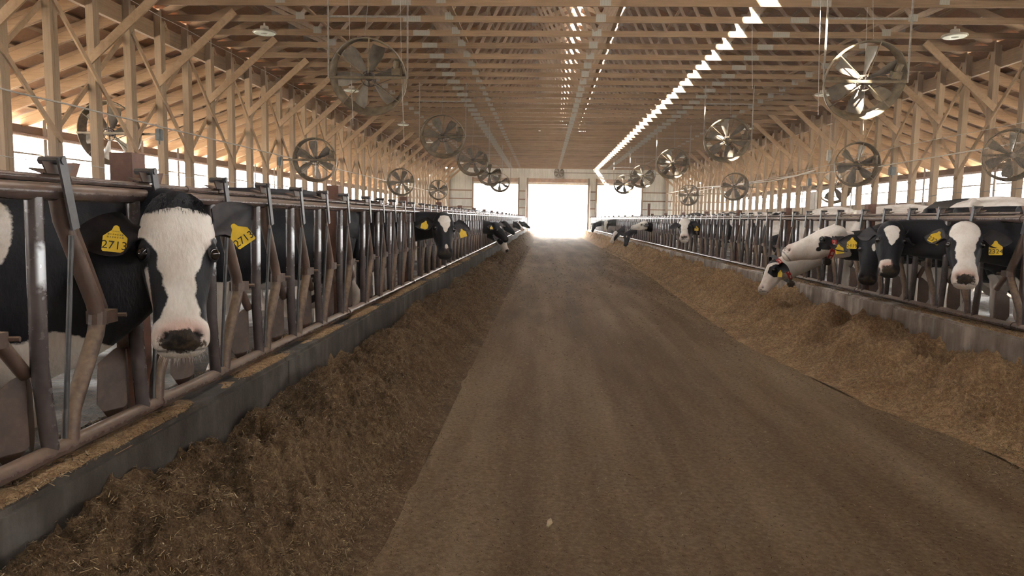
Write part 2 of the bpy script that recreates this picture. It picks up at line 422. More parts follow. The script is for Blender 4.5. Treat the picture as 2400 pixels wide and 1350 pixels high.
# ------------------------------------------------------------------ roof trusses
gm, gn, gl, gb = mat_new('gusset_steel')
wv = gn.new('ShaderNodeTexWave'); wv.inputs['Scale'].default_value = 18; gl.new(geo_pos(gn, gl), wv.inputs['Vector'])
gr = ramp(gn, [(.3, (.20, .18, .145)), (.7, (.40, .37, .31))]); gl.new(wv.outputs[0], gr.inputs[0]); gl.new(gr.outputs[0], gb.inputs['Base Color'])
gb.inputs['Roughness'].default_value = .55; gb.inputs['Metallic'].default_value = .3
SL = (RIDGE-HEEL)/HP
def tz(x): return RIDGE-.16-abs(x)*SL          # centre of the top chord
zc = CH+.07
MW_WEB = wood('web_wood', (.15, .10, .065), (.36, .26, .18), (3, 3, 1.2), specks=.2)
parts = []
for a, b in ((-HP-.05, -4.24), (-4.24, 4.36), (4.36, HP+.05)):
    parts.append(('bottom_chord', MB().beam((a+.002, 0, zc), (b-.002, 0, zc), .04, .14).mesh('bottom_chord', MW_X)))
for s in (-1, 1):
    parts.append(('top_chord', MB().beam((s*(HP+.1), 0, tz(HP+.1)), (s*.0, 0, tz(0)), .04, .16).mesh('top_chord', MW_X)))
    for xb, xt in ((6.8, 8.3), (6.8, 5.1), (3.4, 5.1), (3.4, 1.75), (0.02, 1.75)):
        parts.append(('web', MB().beam((s*xb, 0, CH+.13), (s*xt, 0, tz(xt)-.06), .04, .09, (1, 0, .3)).mesh('web', MW_WEB)))
for x, wd, h in ((-4.24, .40, .125), (4.36, .40, .125), (0, .22, .17)):
    parts.append(('gusset_plate', MB().box((x, -.0225, zc+(h-.125)*.6), (wd, .004, h)).mesh('gusset_plate', gm)))
for x in (-6.8, -3.4, 3.4, 6.8):
    parts.append(('gusset_plate', MB().box((x, -.0225, CH+.13), (.2, .004, .16)).mesh('gusset_plate', gm)))
for x in (-8.3, -5.1, -1.75, 1.75, 5.1, 8.3):
    parts.append(('gusset_plate', MB().box((x, -.0225, tz(x)-.05), (.2, .004, .16)).mesh('gusset_plate', gm)))
k0 = 2; nt = int((YE-.9-Y0)/BAY)
for k in range(k0, nt+1):
    i = k-k0
    lab = f'{ORD[i]} timber roof truss spanning the barn, counting away from the viewer'
    t = thing('roof_truss', (XC, Y0+BAY*k, 0), lab, 'truss', 'timber roof trusses')
    for nm, me in parts: inst(nm, me, t, (0, random.uniform(-.008, .008), 0) if nm == 'web' else None)
for x, z, lab in ((-6.5, CH+.165, 'far left run'), (-3.3, CH+.165, 'inner left run'), (.38, CH+.165, 'run beside the ridge line'), (6.3, CH+.165, 'right run'), (3.2, CH+2.6, 'high run right of the ridge'), (-3.2, CH+2.6, 'high run left of the ridge')):
    t = thing('lateral_brace', (XC+x, 0, z), f'long board laid across the truss chords, {lab}', 'brace', 'long boards tying the trusses')
    y = Y0+BAY*k0-.4
    while y < YE-.2:
        L = min(4.88, YE-.1-y); MB().box((random.uniform(-.01, .01), y+L/2, .02 if int(y*10) % 2 else .0), (.09, L+.25, .038)).build('brace_board', MW_Y, t); y += L

# ------------------------------------------------------------------ post rows, beams and braces
post_me = MB().box((0, 0, (CH+.25-PEN)/2), (.15, .19, CH+.25-PEN)).box((.0765, 0, (CH+.25-PEN)/2), (.003, .05, CH+.2-PEN)).mesh('shaft', MW_P)
MB_T = {}
for sg in (-1, 1):
    MB_T[sg, 'knee'] = MB().beam((-sg*.0, -.117, 4.5-PEN), (-sg*1.75, -.117, CH+.12-PEN), .04, .17, (0, 0, 1), .1).mesh('knee_brace', MW_D)
    MB_T[sg, 'xa'] = MB().beam((-sg*.095, -BAY, 5.30-PEN), (-sg*.095, BAY, 2.85-PEN), .04, .09, (0, 0, 1), .05).mesh('cross_brace', MW_D)
    MB_T[sg, 'xb'] = MB().beam((sg*.095, BAY, 5.30-PEN), (sg*.095, -BAY, 2.85-PEN), .04, .09, (0, 0, 1), .05).mesh('cross_brace', MW_D)
for sg, side in ((-1, 'left'), (1, 'right')):
    x = XC+sg*HP
    ks = 0 if sg < 0 else 5
    for k in range(ks, nt+1):
        i = k-ks
        br = (k % 2 == 0)
        lab = f'{ORD[i]} timber post of the {side} row from the {side} edge'+(', with braces' if br else '')
        t = thing('timber_post', (x, Y0+BAY*k, PEN), lab, 'post', f'timber posts in the {side} row')
        inst('shaft', post_me, t)
        if br:
            inst('knee_brace', MB_T[sg, 'knee'], t)
            inst('cross_brace', MB_T[sg, 'xa'], t); inst('cross_brace', MB_T[sg, 'xb'], t)
    t = thing('support_beam', (x, 0, 5.7), f'long timber beam of joined boards on the {side} row of posts', 'beam')
    y = Y0-1.83
    while y < YE-.2:
        L = min(3.66, YE-.1-y)
        MB().box((sg*.1, y+L/2, 0), (.045, L-.01, .36)).build('beam_board', MW_Y, t)
        MB().box((sg*.15, y+L/2, 0), (.045, L-.01, .36)).build('beam_board', MW_Y, t); y += L

# ------------------------------------------------------------------ headlock panels
PITCH_L, OFF = .575, .5
def lock_meshes(sg):
    """one neck opening; x points to the lane, y from the upright, z world height"""
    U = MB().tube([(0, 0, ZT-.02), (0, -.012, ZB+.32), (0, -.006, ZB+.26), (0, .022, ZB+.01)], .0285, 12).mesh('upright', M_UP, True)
    B = MB().tube([(0, .118, ZT-.02), (0, .135, ZT-.10), (0, .295, 1.20), (0, .313, 1.14), (0, .295, 1.08), (0, .14, ZB+.12), (0, .125, ZB+.01)], .030, 12).mesh('bent_bar', M_BENT, True)
    D = MB().tube([(sg*.03, .135, 1.462), (sg*.015, .128, 1.2), (0, .095, ZB+.02)], .0095, 8).mesh('guide_rod', M_STRAP, True)
    C = MB()
    C.tube([(-sg*.05, .235, 1.53), (-sg*.05, .42, 1.16), (-sg*.05, .565, .985)], .024, 10)
    Cm = C.mesh('locking_bar', M_BENT, True)
    S = MB().beam((sg*.048, .075, 1.735), (sg*.048, .135, 1.485), .009, .040, (0, 1, .2))
    S.tube([(sg*.058, .078, 1.722), (-sg*.03, .078, 1.722)], .014, 8)
    Sm = S.mesh('latch_strap', M_STRAP)
    K = MB().box((-sg*.01, .355, 1.14), (.075, .085, .05)); K.tube([(sg*.0, .395, 1.14), (sg*.055, .41, 1.14)], .009, 6)
    K.tube([(0, .31, 1.115), (0, .315, 1.165)], .036, 12)
    Km = K.mesh('pivot_bracket', M_PAD)
    top = Vector((-sg*.05, .56, .975))
    P1 = MB().plate([(0, .02), (.04, .0), (.085, -.06), (.09, -.225), (.05, -.29), (0, -.24)], .005, (top, Vector((-sg*.45, .9, 0)).normalized(), (0, 0, 1))).mesh('paddle_wing', M_PAD)
    P2 = MB().plate([(0, .02), (.045, .0), (.11, -.05), (.12, -.22), (.065, -.31), (0, -.24)], .005, (top, Vector((-sg*.55, -.85, 0)).normalized(), (0, 0, 1))).mesh('paddle_wing', M_PAD)
    L1 = MB().plate([(-.06, 0), (.05, 0), (.085, .035), (-.085, .04)], .006, ((sg*.02, .10, ZT+.062), (0, 1, 0), (0, 0, 1)))
    L1.plate([(-.05, 0), (.05, 0), (.05, .05), (-.05, .05)], .006, ((sg*.0, .10, ZT+.062), (0, 1, 0), (-sg*1, 0, .35)))
    L1m = L1.mesh('latch_hook', M_PAD)
    L2m = MB().plate([(-.035, 0), (.035, 0), (.06, .05), (-.05, .045)], .006, ((-sg*.02, .215, ZT+.062), (0, 1, 0), (0, 0, 1))).mesh('latch_hook', M_RUST)
    return [('upright', U), ('bent_bar', B), ('guide_rod', D), ('locking_bar', Cm), ('latch_strap', Sm), ('pivot_bracket', Km), ('paddle_wing', P1), ('paddle_wing', P2), ('latch_hook', L1m), ('latch_hook', L2m)]
N_P = 20
for sg, side, xr, ys0 in ((1, 'left', RL, .01), (-1, 'right', RR, .1+3.05)):
    LM = lock_meshes(sg)
    rt = MB().tube([(0, .01, ZT), (0, 3.04, ZT)], .031, 14).mesh('top_rail', M_RAIL, True)
    rb = MB().tube([(0, .01, ZB), (0, 3.04, ZB)], .031, 14).mesh('bottom_rail', M_RAIL, True)
    ro = MB()
    ro.tube([(-sg*.02, .02, ZT+.048), (-sg*.02, 3.03, ZT+.048)], .0145, 8)
    for q in (.3, .62, 1.25, 1.9, 2.5): ro.tube([(-sg*.02, q, ZT+.048), (-sg*.02, q+.03, ZT+.048)], .018, 8)
    ro = ro.mesh('latch_rod', M_RAIL, True)
    cl = MB().tube([(0, -.045, ZT), (0, .045, ZT)], .038, 14).mesh('coupler', M_RAIL, True)
    cl2 = MB().tube([(0, -.045, ZB), (0, .045, ZB)], .038, 14).mesh('coupler', M_RAIL, True)
    sp = MB().box((-sg*.11, -.02, (ZT+.19+PEN)/2), (.10, .10, ZT+.19-PEN)).box((-sg*.06, -.02, ZT), (.06, .06, .05)).mesh('support_post', M_RUST)
    k = 0; y = ys0
    while y+3.05 < YE-1:
        lab = f'{ORD[k]} brown steel headlock panel along the {side} feed curb'
        t = thing('headlock_panel', (xr, y, 0), lab, 'headlock', f'headlock panels on the {side}')
        inst('top_rail', rt, t); inst('bottom_rail', rb, t); inst('latch_rod', ro, t); inst('coupler', cl, t); inst('coupler', cl2, t); inst('support_post', sp, t)
        for j in range(5):
            for nm, me in LM:
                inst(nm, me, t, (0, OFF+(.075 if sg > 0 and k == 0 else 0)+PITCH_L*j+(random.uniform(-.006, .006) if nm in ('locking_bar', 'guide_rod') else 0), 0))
        y += 3.05; k += 1

# ------------------------------------------------------------------ feed piles
def feed_mat(name, k=1.0):
    m, n, l, b = mat_new(name)
    p = geo_pos(n, l); a = noise(n, l, p, 26, 6, .7); c_ = noise(n, l, p, 3.0, 4); f = noise(n, l, p, 120, 3, .7)
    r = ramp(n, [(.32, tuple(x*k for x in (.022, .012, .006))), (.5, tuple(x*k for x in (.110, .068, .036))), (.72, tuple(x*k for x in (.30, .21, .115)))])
    v = mth(n, l, 'ADD', mth(n, l, 'MULTIPLY', a.outputs[0], .45), mth(n, l, 'MULTIPLY', f.outputs[0], .35)); v = mth(n, l, 'ADD', v, mth(n, l, 'MULTIPLY', c_.outputs[0], .22))
    l.new(v, r.inputs[0]); l.new(r.outputs[0], b.inputs['Base Color']); b.inputs['Roughness'].default_value = .9; b.inputs['Specular IOR Level'].default_value = .15
    bump(n, l, mth(n, l, 'ADD', a.outputs[0], mth(n, l, 'MULTIPLY', f.outputs[0], .5)), 1.0, .035, b); return m
M_FEED = feed_mat('feed', 1.15); M_FEED_BRIGHT = feed_mat('feed_bright', 3.0)  # bright copy paints stronger light into the right heap; curb spills share it
STRAW = [simple('straw_dark', (.060, .036, .019), .8, 0, .3, 20, .2), simple('straw_mid', (.155, .098, .052), .8, 0, .3, 20, .2), simple('straw_light', (.30, .21, .115), .75, 0, .25, 20, .2), simple('straw_pale', (.46, .36, .22), .7, 0, .2, 20, .2)]

DENTS = {}
def pile_h(side, u, Yv):
    """height of the feed at a share u of the pile's width, from curb (0) to lane (1)"""
    s = 11 if side == 'left' else 57
    edge = 1+.16*(fbm(Yv*.9, Yv*0, s)-.47)*2+.05*(vnoise(Yv*4, Yv*0, s+3)-.5)
    uu = np.clip(u/edge, 0, 1.4)
    if side == 'left':
        base = np.interp(uu, [0, .12, .3, .5, .75, .92, 1.0, 1.4], [.50, .52, .52, .45, .28, .12, .050, -.03])
    else:
        base = np.interp(uu, [0, .10, .25, .45, .7, .88, 1.0, 1.4], [.49, .51, .50, .40, .22, .10, .045, -.03])
    amp = np.clip(base/.25, 0, 1)
    lump = .17*(fbm(u*2.2, Yv*1.25, s+20)-.47)+.11*(fbm(u*5, Yv*3.6, s+30)-.47)+.075*(fbm(u*11, Yv*11, s+40, 3)-.45)+.05*(vnoise(u*31, Yv*34, s+50)-.5)*(Yv < 16)
    # hollows where muzzles have eaten into the heap
    h = base+amp*lump*(1.3 if side == 'left' else 2.0)
    if not DENTS.get(side):
        r_ = np.random.default_rng(s); DENTS[side] = [(y_+r_.uniform(-.12, .12), r_.uniform(.08, .42), r_.uniform(.10, .22), r_.uniform(.06, .24)) for y_ in np.arange(1.6, YE, .575)]
    for yc, uc, rr, dp in DENTS[side]:
        k = np.abs(Yv-yc) < .6
        if k.any(): h[k] -= dp*(1. if side == 'left' else 1.35)*np.exp(-((Yv[k]-yc)/rr)**2-((u[k]-uc)/.2)**2)
    if side == 'left': h = h*np.interp(Yv, [4, 8], [1, .82])
    return np.minimum(h, .60)
PILE = {'left': (-1.597, .70), 'right': (3.897, -1.0)}
def pile_xyz(side, u, Yv):
    x0, wd = PILE[side]
    if side == 'right': wd = wd*np.interp(Yv, [0, 5, 6, 9, 13, 18, 26, 64], [.62, .66, .86, 1.08, .98, .82, .66, .6])
    return x0+u*wd, Yv, pile_h(side, u, Yv)
feed_objs = {}
for side, ya in (('left', 1.2), ('right', 3.2)):
    yv = [ya]
    while yv[-1] < YE+.2: yv.append(yv[-1]+max(.014, .0042*yv[-1]))
    us = np.linspace(0, 1.25, 72)
    U, Yg = np.meshgrid(us, np.array(yv)); Xg, Yg, Zg = pile_xyz(side, U, Yg)
    o = inst('feed_pile', grid_mesh('feed_pile', Xg, Yg, Zg, [M_FEED if side == 'left' else M_FEED_BRIGHT]))
    tag(o, f'long heap of chopped brown cattle feed along the {side} curb', 'feed', kind='stuff')

def straw_object(name, P, L, W, az, tilt, mi, label):
    """many short chopped stems, one flat sliver each"""
    n = len(P)
    d = np.stack([np.cos(az)*np.cos(tilt), np.sin(az)*np.cos(tilt), np.sin(tilt)], -1)
    up = np.array([0, 0, 1.])+rng.normal(0, .45, (n, 3)); s = np.cross(d, up); s /= np.linalg.norm(s, axis=1, keepdims=True)
    a, b = P-d*L[:, None]/2, P+d*L[:, None]/2; h = s*(W[:, None]/2)
    V = np.stack([a-h, a+h, b+h*.6, b-h*.6], 1).reshape(-1, 3)
    me = bpy.data.meshes.new(name); me.vertices.add(4*n); me.vertices.foreach_set('co', V.ravel())
    me.loops.add(4*n); me.loops.foreach_set('vertex_index', np.arange(4*n)); me.polygons.add(n)
    me.polygons.foreach_set('loop_start', np.arange(0, 4*n, 4)); me.polygons.foreach_set('loop_total', np.full(n, 4))
    for m in STRAW: me.materials.append(m)
    me.polygons.foreach_set('material_index', mi); me.update(); me.validate()
    return tag(inst(name, me), label, 'straw', kind='stuff')
def nearY(n, ya, yb, p=1.0):
    r_ = rng.random(n); return ya*(yb/ya)**(r_**p)
for side, ya, n in (('left', 1.6, 75000), ('right', 4.2, 90000)):
    Yv = nearY(n, ya, 38); u = rng.random(n)**.85*1.06
    if side == 'right': u = rng.random(n)**.8*1.12
    k_ = rng.random(n) < (.10 if side == 'left' else .16); u[k_] = 1+np.abs(rng.normal(0, .16 if side == 'left' else .34, k_.sum()))
    x, y, z = pile_xyz(side, u, Yv)
    P = np.stack([x, y, np.maximum(z, 0)+rng.uniform(0, .007, n)], -1)
    far = np.clip(Yv/9, .8, 2.2)
    L = rng.gamma(2.2, .0068, n)*far+.006; Wd = rng.uniform(.0014, .0046, n)*far
    mi = rng.choice(4, n, p=(.30, .38, .25, .07) if side == 'left' else (.08, .27, .45, .20))  # paler stem mix on the right puts its stronger light into the colour
    straw_object('straw_bits', P, L, Wd, rng.uniform(0, 6.283, n), rng.normal(.12, .42, n), mi, f'chopped straw bits lying on the {side} feed heap')
# curb tops: feed crumbs under the rails
for side, xa, xb in (('left', -1.93, -1.61), ('right', 3.91, 4.25)):
    n = 24000; Yv = nearY(n, 1.6 if side == 'left' else 5.0, 30); x = rng.uniform(xa, xb, n)
    k = fbm(x*3, Yv*1.7, 77) > .36; Yv, x = Yv[k], x[k]; n = len(x); far = np.clip(Yv/9, .8, 2)
    P = np.stack([x, Yv, .648+rng.gamma(1.5, .005, n)], -1)
    straw_object('feed_crumbs', P, (rng.gamma(2, .006, n)+.005)*far, rng.uniform(.002, .006, n)*far, rng.uniform(0, 6.283, n), rng.normal(0, .4, n), rng.choice(4, n, p=(.1, .35, .38, .17)), f'loose feed crumbs on top of the {side} curb')
    ygs = np.geomspace(1.5 if side == 'left' else 5.0, YE, 300); xg = np.linspace(xa-.005, xb-.004, 16)
    Xg, Yg = np.meshgrid(xg, ygs); Zg = .632+.075*(fbm(Xg*3, Yg*1.7, 77)-.20)+.035*(fbm(Xg*16, Yg*11, 5)-.5)-.05*np.clip(np.abs(Xg-(xa+xb)/2)/((xb-xa)/2)-.82, 0, 1)/.18
    tag(inst('feed_spill', grid_mesh('feed_spill', Xg, Yg, Zg, [M_FEED_BRIGHT])), f'thin spill of feed lying on the {side} curb top', 'feed', kind='stuff')
n = 52000; Yv = nearY(n, 2.2, 32); x = np.where(rng.random(n) < .68, rng.uniform(-.95, 3.3, n), 3.1-np.abs(rng.normal(0, .55, n)))
keep = (fbm(x*2.2, Yv*1.1, 91)+.25*rng.random(n)) > .50; x, Yv = x[keep], Yv[keep]; n = len(x)
straw_object('straw_litter', np.stack([x, Yv, .000+rng.uniform(0, .007, n)], -1), (rng.gamma(2, .0050, n)+.003)*np.clip(Yv/7, .8, 2), rng.uniform(.0015, .0055, n)*np.clip(Yv/7, .8, 2), rng.uniform(0, 6.283, n), rng.normal(0, .22, n), rng.choice(4, n, p=(.46, .30, .15, .09)), 'scattered straw bits on the dirt lane')

# ------------------------------------------------------------------ cows
def attr(n, name):
    a = n.new('ShaderNodeAttribute'); a.attribute_name = name; return a.outputs['Fac']
def coat_mat():
    m, n, l, b = mat_new('cow_coat')
    p = mapping(n, l); hair = noise(n, l, mapping(n, l, (90, 90, 26)), 1.0, 3, .6); ed = noise(n, l, p, 38, 4, .7); cl = noise(n, l, p, 7, 4)
    v = mth(n, l, 'ADD', attr(n, 'white'), mth(n, l, 'MULTIPLY', mth(n, l, 'SUBTRACT', ed.outputs[0], .5), .022))
    v = mth(n, l, 'ADD', mth(n, l, 'MULTIPLY', v, 130), .5, True)
    wh = ramp(n, [(.25, (.50, .43, .355)), (.55, (.71, .665, .61)), (.8, (.79, .755, .71))]); l.new(mth(n, l, 'ADD', mth(n, l, 'MULTIPLY', cl.outputs[0], .7), mth(n, l, 'MULTIPLY', hair.outputs[0], .3)), wh.inputs[0])
    dirt = mixc(n, l, mth(n, l, 'MULTIPLY', attr(n, 'dirt'), cl.outputs[0], True), wh.outputs[0], (.26, .185, .12))
    bk = ramp(n, [(.3, (.0055, .0055, .008)), (.7, (.016, .0155, .019))]); l.new(mth(n, l, 'ADD', mth(n, l, 'MULTIPLY', cl.outputs[0], .5), mth(n, l, 'MULTIPLY', hair.outputs[0], .5)), bk.inputs[0])
    c = mixc(n, l, v, bk.outputs[0], dirt)
    c = mixc(n, l, mth(n, l, 'MULTIPLY', attr(n, 'pink'), mth(n, l, 'ADD', cl.outputs[0], .25, True)), c, (.52, .27, .21))
    nz = mth(n, l, 'ADD', mth(n, l, 'MULTIPLY', attr(n, 'nose'), 2.2), mth(n, l, 'MULTIPLY', mth(n, l, 'SUBTRACT', ed.outputs[0], .52), 3.2))
    nc = ramp(n, [(.40, (.014, .012, .012)), (.66, (.085, .060, .036))]); l.new(mth(n, l, 'ADD', mth(n, l, 'MULTIPLY', ed.outputs[0], .6), mth(n, l, 'MULTIPLY', cl.outputs[0], .4)), nc.inputs[0])
    nzf = mth(n, l, 'MULTIPLY', mth(n, l, 'SUBTRACT', nz, .6), 2.2, True); nzc = n.new('ShaderNodeClamp'); l.new(nzf, nzc.inputs[0])
    c = mixc(n, l, nzc.outputs[0], c, nc.outputs[0])
    c = mixc(n, l, attr(n, 'dark'), c, (.012, .010, .011))
    l.new(c, b.inputs['Base Color']); b.inputs['Roughness'].default_value = .5; b.inputs['Specular IOR Level'].default_value = .2
    b.inputs['Sheen Weight'].default_value = .03; b.inputs['Sheen Roughness'].default_value = .4
    bump(n, l, mth(n, l, 'ADD', hair.outputs[0], mth(n, l, 'MULTIPLY', cl.outputs[0], .6)), .35, .006, b)
    return m
M_COAT = coat_mat()
M_EYE = simple('cow_eye', (.012, .009, .008), .06, 0, .1, 5, .7)
M_EAR = simple('ear_black_hair', (.013, .012, .014), .55, 0, .4, 30)
M_EARW = simple('ear_white_hair', (.6, .54, .48), .6, 0, .15, 30)
M_EARI = None
em, en, el, eb = mat_new('ear_inside'); t_ = noise(en, el, geo_pos(en, el, (1, 1, 1)), 14, 4)
r_ = ramp(en, [(.45, (.009, .008, .010)), (.70, (.035, .022, .022)), (.86, (.12, .066, .06))]); el.new(t_.outputs[0], r_.inputs[0]); el.new(r_.outputs[0], eb.inputs['Base Color']); eb.inputs['Roughness'].default_value = .6; M_EARI = em
M_TAG = simple('tag_yellow', (.74, .50, .035), .45, 0, .12, 25)
M_INK = simple('tag_ink', (.03, .022, .008), .6, 0, .1, 5)
M_INK2 = simple('tag_faded_ink', (.30, .20, .03), .6, 0, .2, 25)
M_RED = simple('collar_red', (.48, .03, .022), .5, 0, .15, 15)
M_COLW = simple('collar_digit_white', (.72, .68, .62), .5, 0, .05, 5)
M_WEB = simple('collar_webbing', (.06, .058, .06), .7, 0, .3, 40)
M_HOOF = simple('hoof', (.06, .045, .035), .6, 0, .3, 12)
M_TUFT = simple('tuft_hair', (.014, .013, .015), .5, 0, .3, 40)
M_WHISK = simple('whisker_hair', (.55, .5, .44), .6, 0, .2, 40)

def text_mesh(s, size, mat, depth=.0006):
    c = bpy.data.curves.new('t', 'FONT'); c.body = s; c.size = size; c.align_x = 'CENTER'; c.align_y = 'CENTER'; c.extrude = depth
    o = bpy.data.objects.new('t', c); COL.objects.link(o); bpy.context.view_layer.update()
    me = bpy.data.meshes.new_from_object(o.evaluated_get(bpy.context.evaluated_depsgraph_get()))
    bpy.data.objects.remove(o); bpy.data.curves.remove(c); me.materials.clear(); me.materials.append(mat); return me

def frame_matrix(o, x, y, z):
    m = Matrix.Identity(4)
    for i in range(3): m[i][0], m[i][1], m[i][2], m[i][3] = x[i], y[i], z[i], o[i]
    return m
def ortho(z, y):
    """axes with z kept and y made square to it"""
    z = Vector(z).normalized(); y = Vector(y); y = (y-z*y.dot(z)).normalized(); return y.cross(z), y, z

def rings_to(mb, secs, n=20, pw=2.0):
    """loft: sections of (centre, a-axis, b-axis, ra, rb)"""
    vs = []
    for c, a, b, ra, rb in secs:
        for k in range(n):
            th = 2*math.pi*k/n; cs, sn = math.cos(th), math.sin(th)
            q = (abs(cs)**pw+abs(sn)**pw)**(-1/pw)
            vs.append(Vector(c)+Vector(a)*(ra*cs*q)+Vector(b)*(rb*sn*q))
    m = len(secs)
    fs = [(i*n+k, i*n+(k+1) % n, (i+1)*n+(k+1) % n, (i+1)*n+k) for i in range(m-1) for k in range(n)]
    fs += [tuple(range(n))[::-1], tuple((m-1)*n+k for k in range(n))]
    mb.add(vs, fs)

BODY = [(.27, 1.00, .10, .08), (.22, 1.01, .20, .15), (.12, 1.04, .31, .22), (-.05, 1.055, .385, .275), (-.3, 1.045, .405, .32), (-.6, 1.03, .42, .375), (-.9, 1.03, .415, .39), (-1.15, 1.06, .385, .36), (-1.35, 1.12, .32, .30), (-1.55, 1.15, .26, .235), (-1.68, 1.16, .18, .17), (-1.73, 1.16, .10, .10)]
HEAD = [(-.066, .025, -.045, -.085), (-.054, .052, -.028, -.115), (-.032, .082, -.008, -.14), (0, .110, .012, -.16), (.05, .134, .026, -.19), (.11, .145, .03, -.225), (.19, .144, .031, -.25), (.27, .132, .027, -.255), (.35, .113, .021, -.232), (.42, .099, .018, -.198), (.48, .099, .020, -.172), (.53, .108, .020, -.155), (.57, .106, .008, -.142), (.605, .088, -.022, -.13), (.625, .055, -.05, -.115)]

def sstep(a, b, x):
    t = np.clip((x-a)/(b-a), 0, 1); return t*t*(3-2*t)
def blobs(P, bl):
    """signed field, positive inside any ellipsoid of (x,y,z,rx,ry,rz)"""
    f = np.full(len(P), -9.)
    for x, y, z, a, b, c in bl:
        d = np.sqrt(((P[:, 0]-x)/a)**2+((P[:, 1]-y)/b)**2+((P[:, 2]-z)/c)**2); f = np.maximum(f, (1-d)*min(a, b, c))
    return f

def face_field(style, t, s, n):
    wig = .006*np.sin(t*31+s*17)+.004*np.sin(t*73+1)
    def blaze(pts, s0=0.):
        return np.interp(t, [p[0] for p in pts], [p[1] for p in pts])-np.abs(s-s0)+wig
    if style == 'blaze_hero':
        f = blaze([(-.05, -.2), (.005, -.10), (.028, .0), (.045, .15), (.10, .20), (.125, .155), (.15, .118), (.22, .087), (.33, .058), (.43, .054), (.475, .075), (.51, .12), (.64, .2)])
        f = f+.012*np.sin(s*160+t*40)*(t < .08)
        f = np.where((n < -.10) & (t < .46), -.05, f)
        strip = np.minimum(.016-np.abs(n+.075+.25*(t-.40)), np.minimum(t-.27, .52-t)*.3)
        return np.where(s < -.05, np.maximum(f, strip), f)
    if style == 'blaze_wide':
        f = blaze([(-.06, .02), (.0, .10), (.06, .125), (.13, .115), (.19, .08), (.30, .072), (.42, .075), (.47, .10), (.52, .16), (.64, .2)])
        return np.where((n < -.09) & (t < .46), -.05, f)
    if style == 'diamond':
        f = blaze([(-.05, -.2), (.03, -.05), (.05, .05), (.09, .075), (.15, .072), (.20, .052), (.29, .0), (.36, -.05), (.7, -.09)])
        g = np.minimum(.05-np.abs(s+.045)+wig, np.minimum(t-.46, .60-t))
        return np.maximum(f, g)
    if style == 'shield':
        f = blaze([(-.05, -.2), (.02, -.05), (.035, .06), (.10, .085), (.15, .075), (.26, .015), (.31, -.02), (.7, -.09)])
        g = .022-np.hypot(s-.005, (t-.49)*.7)
        return np.maximum(f, g+.4*wig)
    if style == 'star':
        return np.maximum(.030-np.hypot(s-.02, (t-.17)*.8)+wig*.6, .022-np.hypot(s-.02, t-.21)*1.2)
    if style == 'black':
        return np.full(len(t), -.05)
    if style == 'white_eyepatch':
        eye = .068-np.hypot((t-.19)*.8, (n+.075)*1.0)+wig; eye2 = .058-np.hypot(t-.12, (n+.10))+wig
        spot = .030-np.hypot(t-.29, n+.10)+wig
        f = -np.maximum(np.maximum(eye, eye2), spot)
        return np.where(np.abs(s) < .055, np.maximum(f, .03), f)
    if style == 'white_cap':
        eye = .095-np.hypot((t-.20)*.75, (n+.06)*1.0)+wig
        cap = .06-np.hypot((t-.02), s*.4)+wig
        f = -np.maximum(eye, cap)
        return np.where(np.abs(s) < .05, np.where(t < .08, f, np.maximum(f, .03)), f)
    if style == 'white':
        return np.full(len(t), .05)
    if style == 'half':
        return np.maximum(blaze([(-.05, -.1), (.05, .05), (.2, .06), (.35, .08), (.45, .14), (.7, .2)], .01), -.2)

def bez(p0, p1, p2, p3, t): return p0*(1-t)**3+p1*3*t*(1-t)**2+p2*3*t*t*(1-t)+p3*t**3

